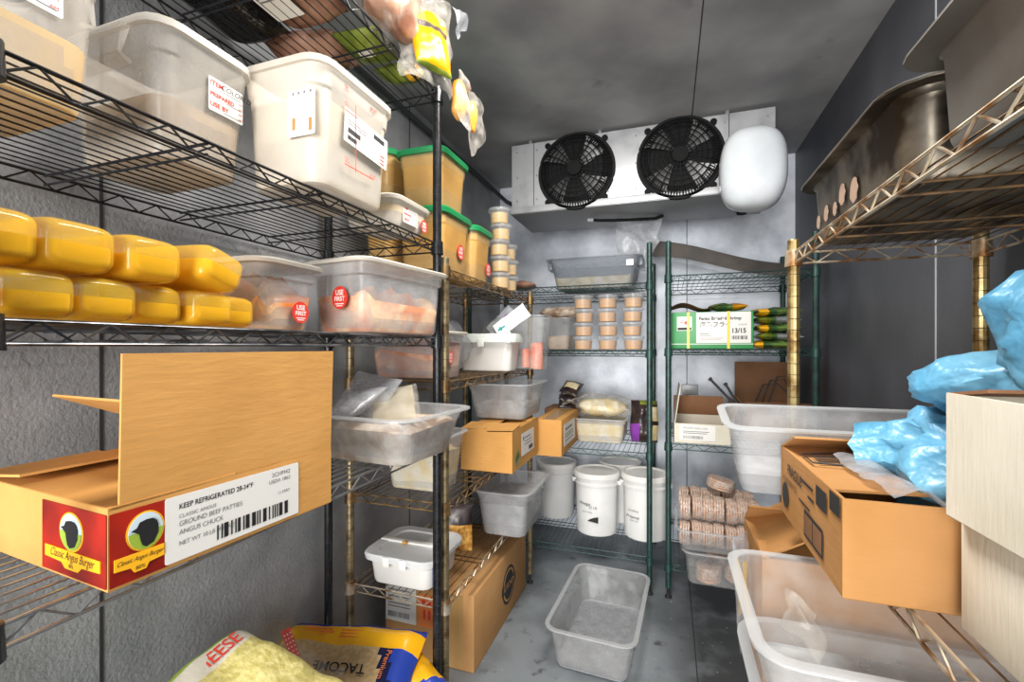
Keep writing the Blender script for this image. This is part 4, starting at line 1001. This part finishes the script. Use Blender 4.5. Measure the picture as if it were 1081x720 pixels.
for row, (y, z, nm) in enumerate(((2.085, .306, 'lower front'), (2.10, .41, 'upper front'), (2.22, .41, 'upper back'))):
    for k in range(7):
        o = ps if first else copy_tree(ps); first = False
        o.location = (.066+.0435*k+.003*(row % 2), y+.004*((k*3) % 4), z+.003*(k % 2)); o.rotation_euler = (0, 0, R(4*((k*5) % 3-1)))
        tag(o, f'plastic-wrapped stack of patties, {ords[k]} of the {nm} row', 'meat patties', 'wrapped patties in the corner pan')
for k, (x, y, z, lab, tl) in enumerate(((.16, 2.1, .16, 'flat stack of patties at the front left of the lower pan', 0), (.275, 2.11, .162, 'flat stack of patties at the front right of the lower pan', 8), (.21, 2.24, .16, 'flat stack of patties at the back of the lower pan', 3))):
    o = copy_tree(ps); o.scale = (1.5, 1.0, 1.0); o.rotation_euler = (0, R(-90+tl), 0); o.location = (x+.05, y, z+.031+.002); tag(o, lab, 'meat patties', 'patties in the lower pan')
o = copy_tree(ps); o.scale = (1, 1.1, 1.1); o.rotation_euler = (0, R(-78), 0); o.location = (.27, 2.2, .535); tag(o, 'loose patty stack lying on top of the heaped patties', 'meat patties', 'wrapped patties in the corner pan')

# ------------------------------------------------------------------ right rack: top shelf steel pans
o = container('steel_pan', 'stained deep steel pan with pale spots on the upper right shelf', 'steel pan', .295, .59, .735, 1.175, 1.3675, .128, 'steel', r=.04, taper=.01, flange=.022, lip=.003, step=.012)
b = MB(); b.rings([rr(.1695, .242, .06, .1275), rr(.1705, .243, .061, .129), rr(.168, .2405, .06, .1305), rr(.16, .2325, .055, .1295)], False, False); b.build('rolled_rim', 'steelrim', o)
for y, z, q in ((.165, .045, .013), (.115, .05, .015), (.065, .045, .012), (.025, .06, .018), (-.03, .05, .02)):
    b = MB(); n = 14; b.rings([[(-.1414-.0009*w-.0045*(z/.128), y+q*.8*math.cos(2*PI*i/n)*(1+.2*math.sin(3*i)), z+q*math.sin(2*PI*i/n)*1.1) for i in range(n)] for w in (0, 1)])
    b.build('pale_spot', 'pinkstain', o)
o = container('steel_pan', 'large dull steel pan cut by the right edge of the photo', 'steel pan', .29, .59, .215, .66, 1.3675, .12, 'steel2', r=.014, taper=.008, flange=.03, lip=.003, step=.012)
# middle shelf
o = container('food_pan', 'frosted clear hotel pan lying crosswise in front of the gold post', 'food container', .115, .63, 1.005, 1.155, .857, .152, 'frost', r=.025, tilt=(R(9), 0), taper=.022, flange=.014, rb=.025, step=.03)
filling('frost_layer', 'white frozen layer at the bottom of the crosswise pan', 'residue', o, .2575, .075, .004, .045, 'snow', r=.025, taper=.022, h=.152, lumps=.006, seed=4)
e = carton('printed_carton', 'open kraft carton with black print holding a blue bag', 'cardboard box', .2, .5, .655, .975, .8425, .122, 'kraft3')
hx, hy, h = .15, .16, .122
flap(e, '+y', hx, hy, h, .1, -70, 'kraft3'); flap(e, '-x', hx, hy, h, .12, -88, 'kraft3', lo=-.75, lab='folded kraft flap with a printed stamp'); flap(e, '+x', hx, hy, h, .1, -20, 'kraft3')
s = sticker(e, (-hx-.0006, 0, .061), '-x', .002, .002, 'ink', 'side_print')
marks(s, [(.118, .155, .035, .06), (.06, .105, .022, .05), (.02, .05, .018, .022), (-.02, .045, .034, .038), (-.03, .03, .0, .003)], 'ink')
marks(s, [(.0, .09, -.045, -.005)], 'ink', 'picture_print'); marks(s, [(.005, .043, -.04, -.01), (.048, .086, -.04, -.01)], 'kraftdark', 'picture_field', z=.0014)
text(s, 'FRAGILE', -.06, .03, .024, 'ink', 'CENTER', bold=.02); text(s, 'FOODSERVICE', -.09, .008, .014, 'ink', 'CENTER')
q = disc_sticker(s, (-.12, -.02, .0008), None, .022, .022, 'ink', 'recycling_mark', t=.0003)
s = sticker(e, (-.085, .03, h+.0075), (-.03, 0, 1), .002, .002, 'ink', 'stamp_print', up=(0, 1, 0))
hexa = [(-.055, -.03), (-.055, .03), (0, .045), (.055, .03), (.055, -.03), (0, -.045)]
b = MB()
for (x0, y0), (x1, y1) in zip(hexa, hexa[1:]+hexa[:1]): b.tube([(x0, y0, .001), (x1, y1, .001)], .0015, 4)
for y in (-.02, -.01, 0, .01, .02): b.box(-.045, .045, y-.002, y+.002, .0006, .0012)
b.build('stamp_outline', 'ink', s, smooth=0)
b = MB(); hull(b, (0, 0, .07), (.125, .135, .088), 34, 91); o = b.build('blue_bag', 'bluefilm', smooth=70); o.location = (.39, .80, .925); o.rotation_euler = (0, R(-8), 0); tag(o, 'crumpled blue plastic bag swelling out of the printed kraft carton', 'plastic bag', 'blue plastic bags')
b = crumple(lambda u, v: (-.03+.09*u, -.1+.2*v, .01*math.sin(6*u)), 93, .012, 22, 12, 12); o = b.build('plastic_film', 'filmgrey', smooth=60); o.location = (.275, .745, .975); tag(o, 'wisp of clear film between the blue bag and the carton edge', 'plastic film')
# white cartons by the camera
def whitecarton(label, z, h, rz, open_, x0=.293, y0=.26):
    e = carton('white_carton', label, 'cardboard box', x0, .59, y0, .632, z, h, 'whitebox', rz, closed=not open_)
    return e
whitecarton('plain white carton standing on the middle right shelf, lower of two', .8425, .121, R(0), False, .302)
e = whitecarton('open white carton stacked on the other white carton, blue bag inside', .9645, .135, R(1.5), True)
flap(e, '+y', .146, .186, .135, .06, -82, 'kraftdark'); flap(e, '-y', .146, .186, .135, .06, -80, 'kraftdark')
e2 = empty('blue_bag', (.43, .62, 1.1)); tag(e2, 'big blue plastic bag billowing out of the open white carton', 'plastic bag', 'blue plastic bags')
b = MB(); hull(b, (-.005, .03, .07), (.088, .105, .1), 30, 95); b.build('bag_bulge', 'bluefilm', e2, smooth=70)
b = MB(); hull(b, (-.045, .15, .0), (.07, .12, .046), 26, 97); b.build('bag_tail', 'bluefilm', e2, smooth=70)
# lower shelf on the right
o2 = container('food_pan', 'clear hotel pan half hidden beneath the larger one at the lower right', 'food container', .125, .62, .62, .915, .5065, .155, 'frost', 'clear hotel pans at the lower right', r=.05, taper=.02, flange=.014, rb=.02)
o = container('food_pan', 'large empty clear hotel pan at the lower right with a plastic scrap inside', 'food container', .112, .625, .618, .918, .628, .15, 'clear', 'clear hotel pans at the lower right', r=.034, taper=.026, flange=.014, rb=.02, tilt=(0, 0))
filling('frost_layer', 'thin whitish residue in the large pan at the lower right', 'residue', o, .2565, .15, .0035, .012, 'snow', r=.034, taper=.026, h=.15)
e = carton('brown_carton', 'brown open carton behind the large clear pan at the lower right', 'cardboard box', .165, .6, .955, 1.17, .506, .25, 'kraft3')
flap(e, '-x', .2175, .1075, .25, .1, -60, 'kraft3'); flap(e, '+y', .2175, .1075, .25, .09, -55, 'kraft3'); flap(e, '-y', .2175, .1075, .25, .06, -80, 'kraft3')
o = pillow(.07, .22, .02, 98, .006, 12, 18, bands=lambda u, v, t: 1 if .3 < u < .7 and .3 < v < .8 else 0, sc=22).build('snack_bag', ['filmgrey', 'strap'], smooth=70); o.location = (.135, 1.03, .655); o.rotation_euler = (R(86), 0, R(60)); tag(o, 'pale bag with a yellow patch beside the brown carton at the lower right', 'bag')
b = crumple(lambda u, v: (-.025+.05*u, .015*math.sin(4*u)+.02*v, -.03+.06*v-.02*u), 97, .03, 24, 14, 14); o = b.build('plastic_scrap', 'film', smooth=60); o.location = (.2, .84, .715); tag(o, 'shiny crumpled plastic scrap hanging in the large clear pan', 'plastic film')

# ------------------------------------------------------------------ camera and light
cam = bpy.data.cameras.new('camera'); co = bpy.data.objects.new('camera', cam); COL.objects.link(co)
cam.sensor_width = 36; cam.lens = 480.4/1081*36; cam.shift_y = 6/1081; cam.clip_start = .02
co.location = (0, 0, 1.15); co.rotation_euler = (R(90), 0, math.atan(165.5/480.4)); SC.camera = co
def area(name, loc, rot, sx, sy, power, col):
    l = bpy.data.lights.new(name, 'AREA'); l.shape = 'RECTANGLE'; l.size = sx; l.size_y = sy; l.energy = power; l.color = col
    o = bpy.data.objects.new(name, l); COL.objects.link(o); o.location = loc; o.rotation_euler = rot; return o
area('front_fill', (-.2, -2.6, 1.15), (R(90), 0, 0), 1.9, 2.2, 175, (1, .985, .96))  # added fill from behind the camera, set far back to even the falloff
area('ceiling_lamp', (-.15, .95, 2.185), (0, 0, 0), .35, .7, 26, (1, .96, .9))
w = bpy.data.worlds.new('world'); SC.world = w; w.use_nodes = True
w.node_tree.nodes['Background'].inputs[0].default_value = (.9, .95, 1, 1); w.node_tree.nodes['Background'].inputs[1].default_value = .62
SC.view_settings.view_transform = 'Standard'; SC.view_settings.look = 'None'; SC.view_settings.exposure = .4; SC.view_settings.gamma = 1
SC.view_settings.use_curve_mapping = False
SC.cycles.transparent_max_bounces = 24; SC.cycles.max_bounces = 8; SC.cycles.use_denoising = True
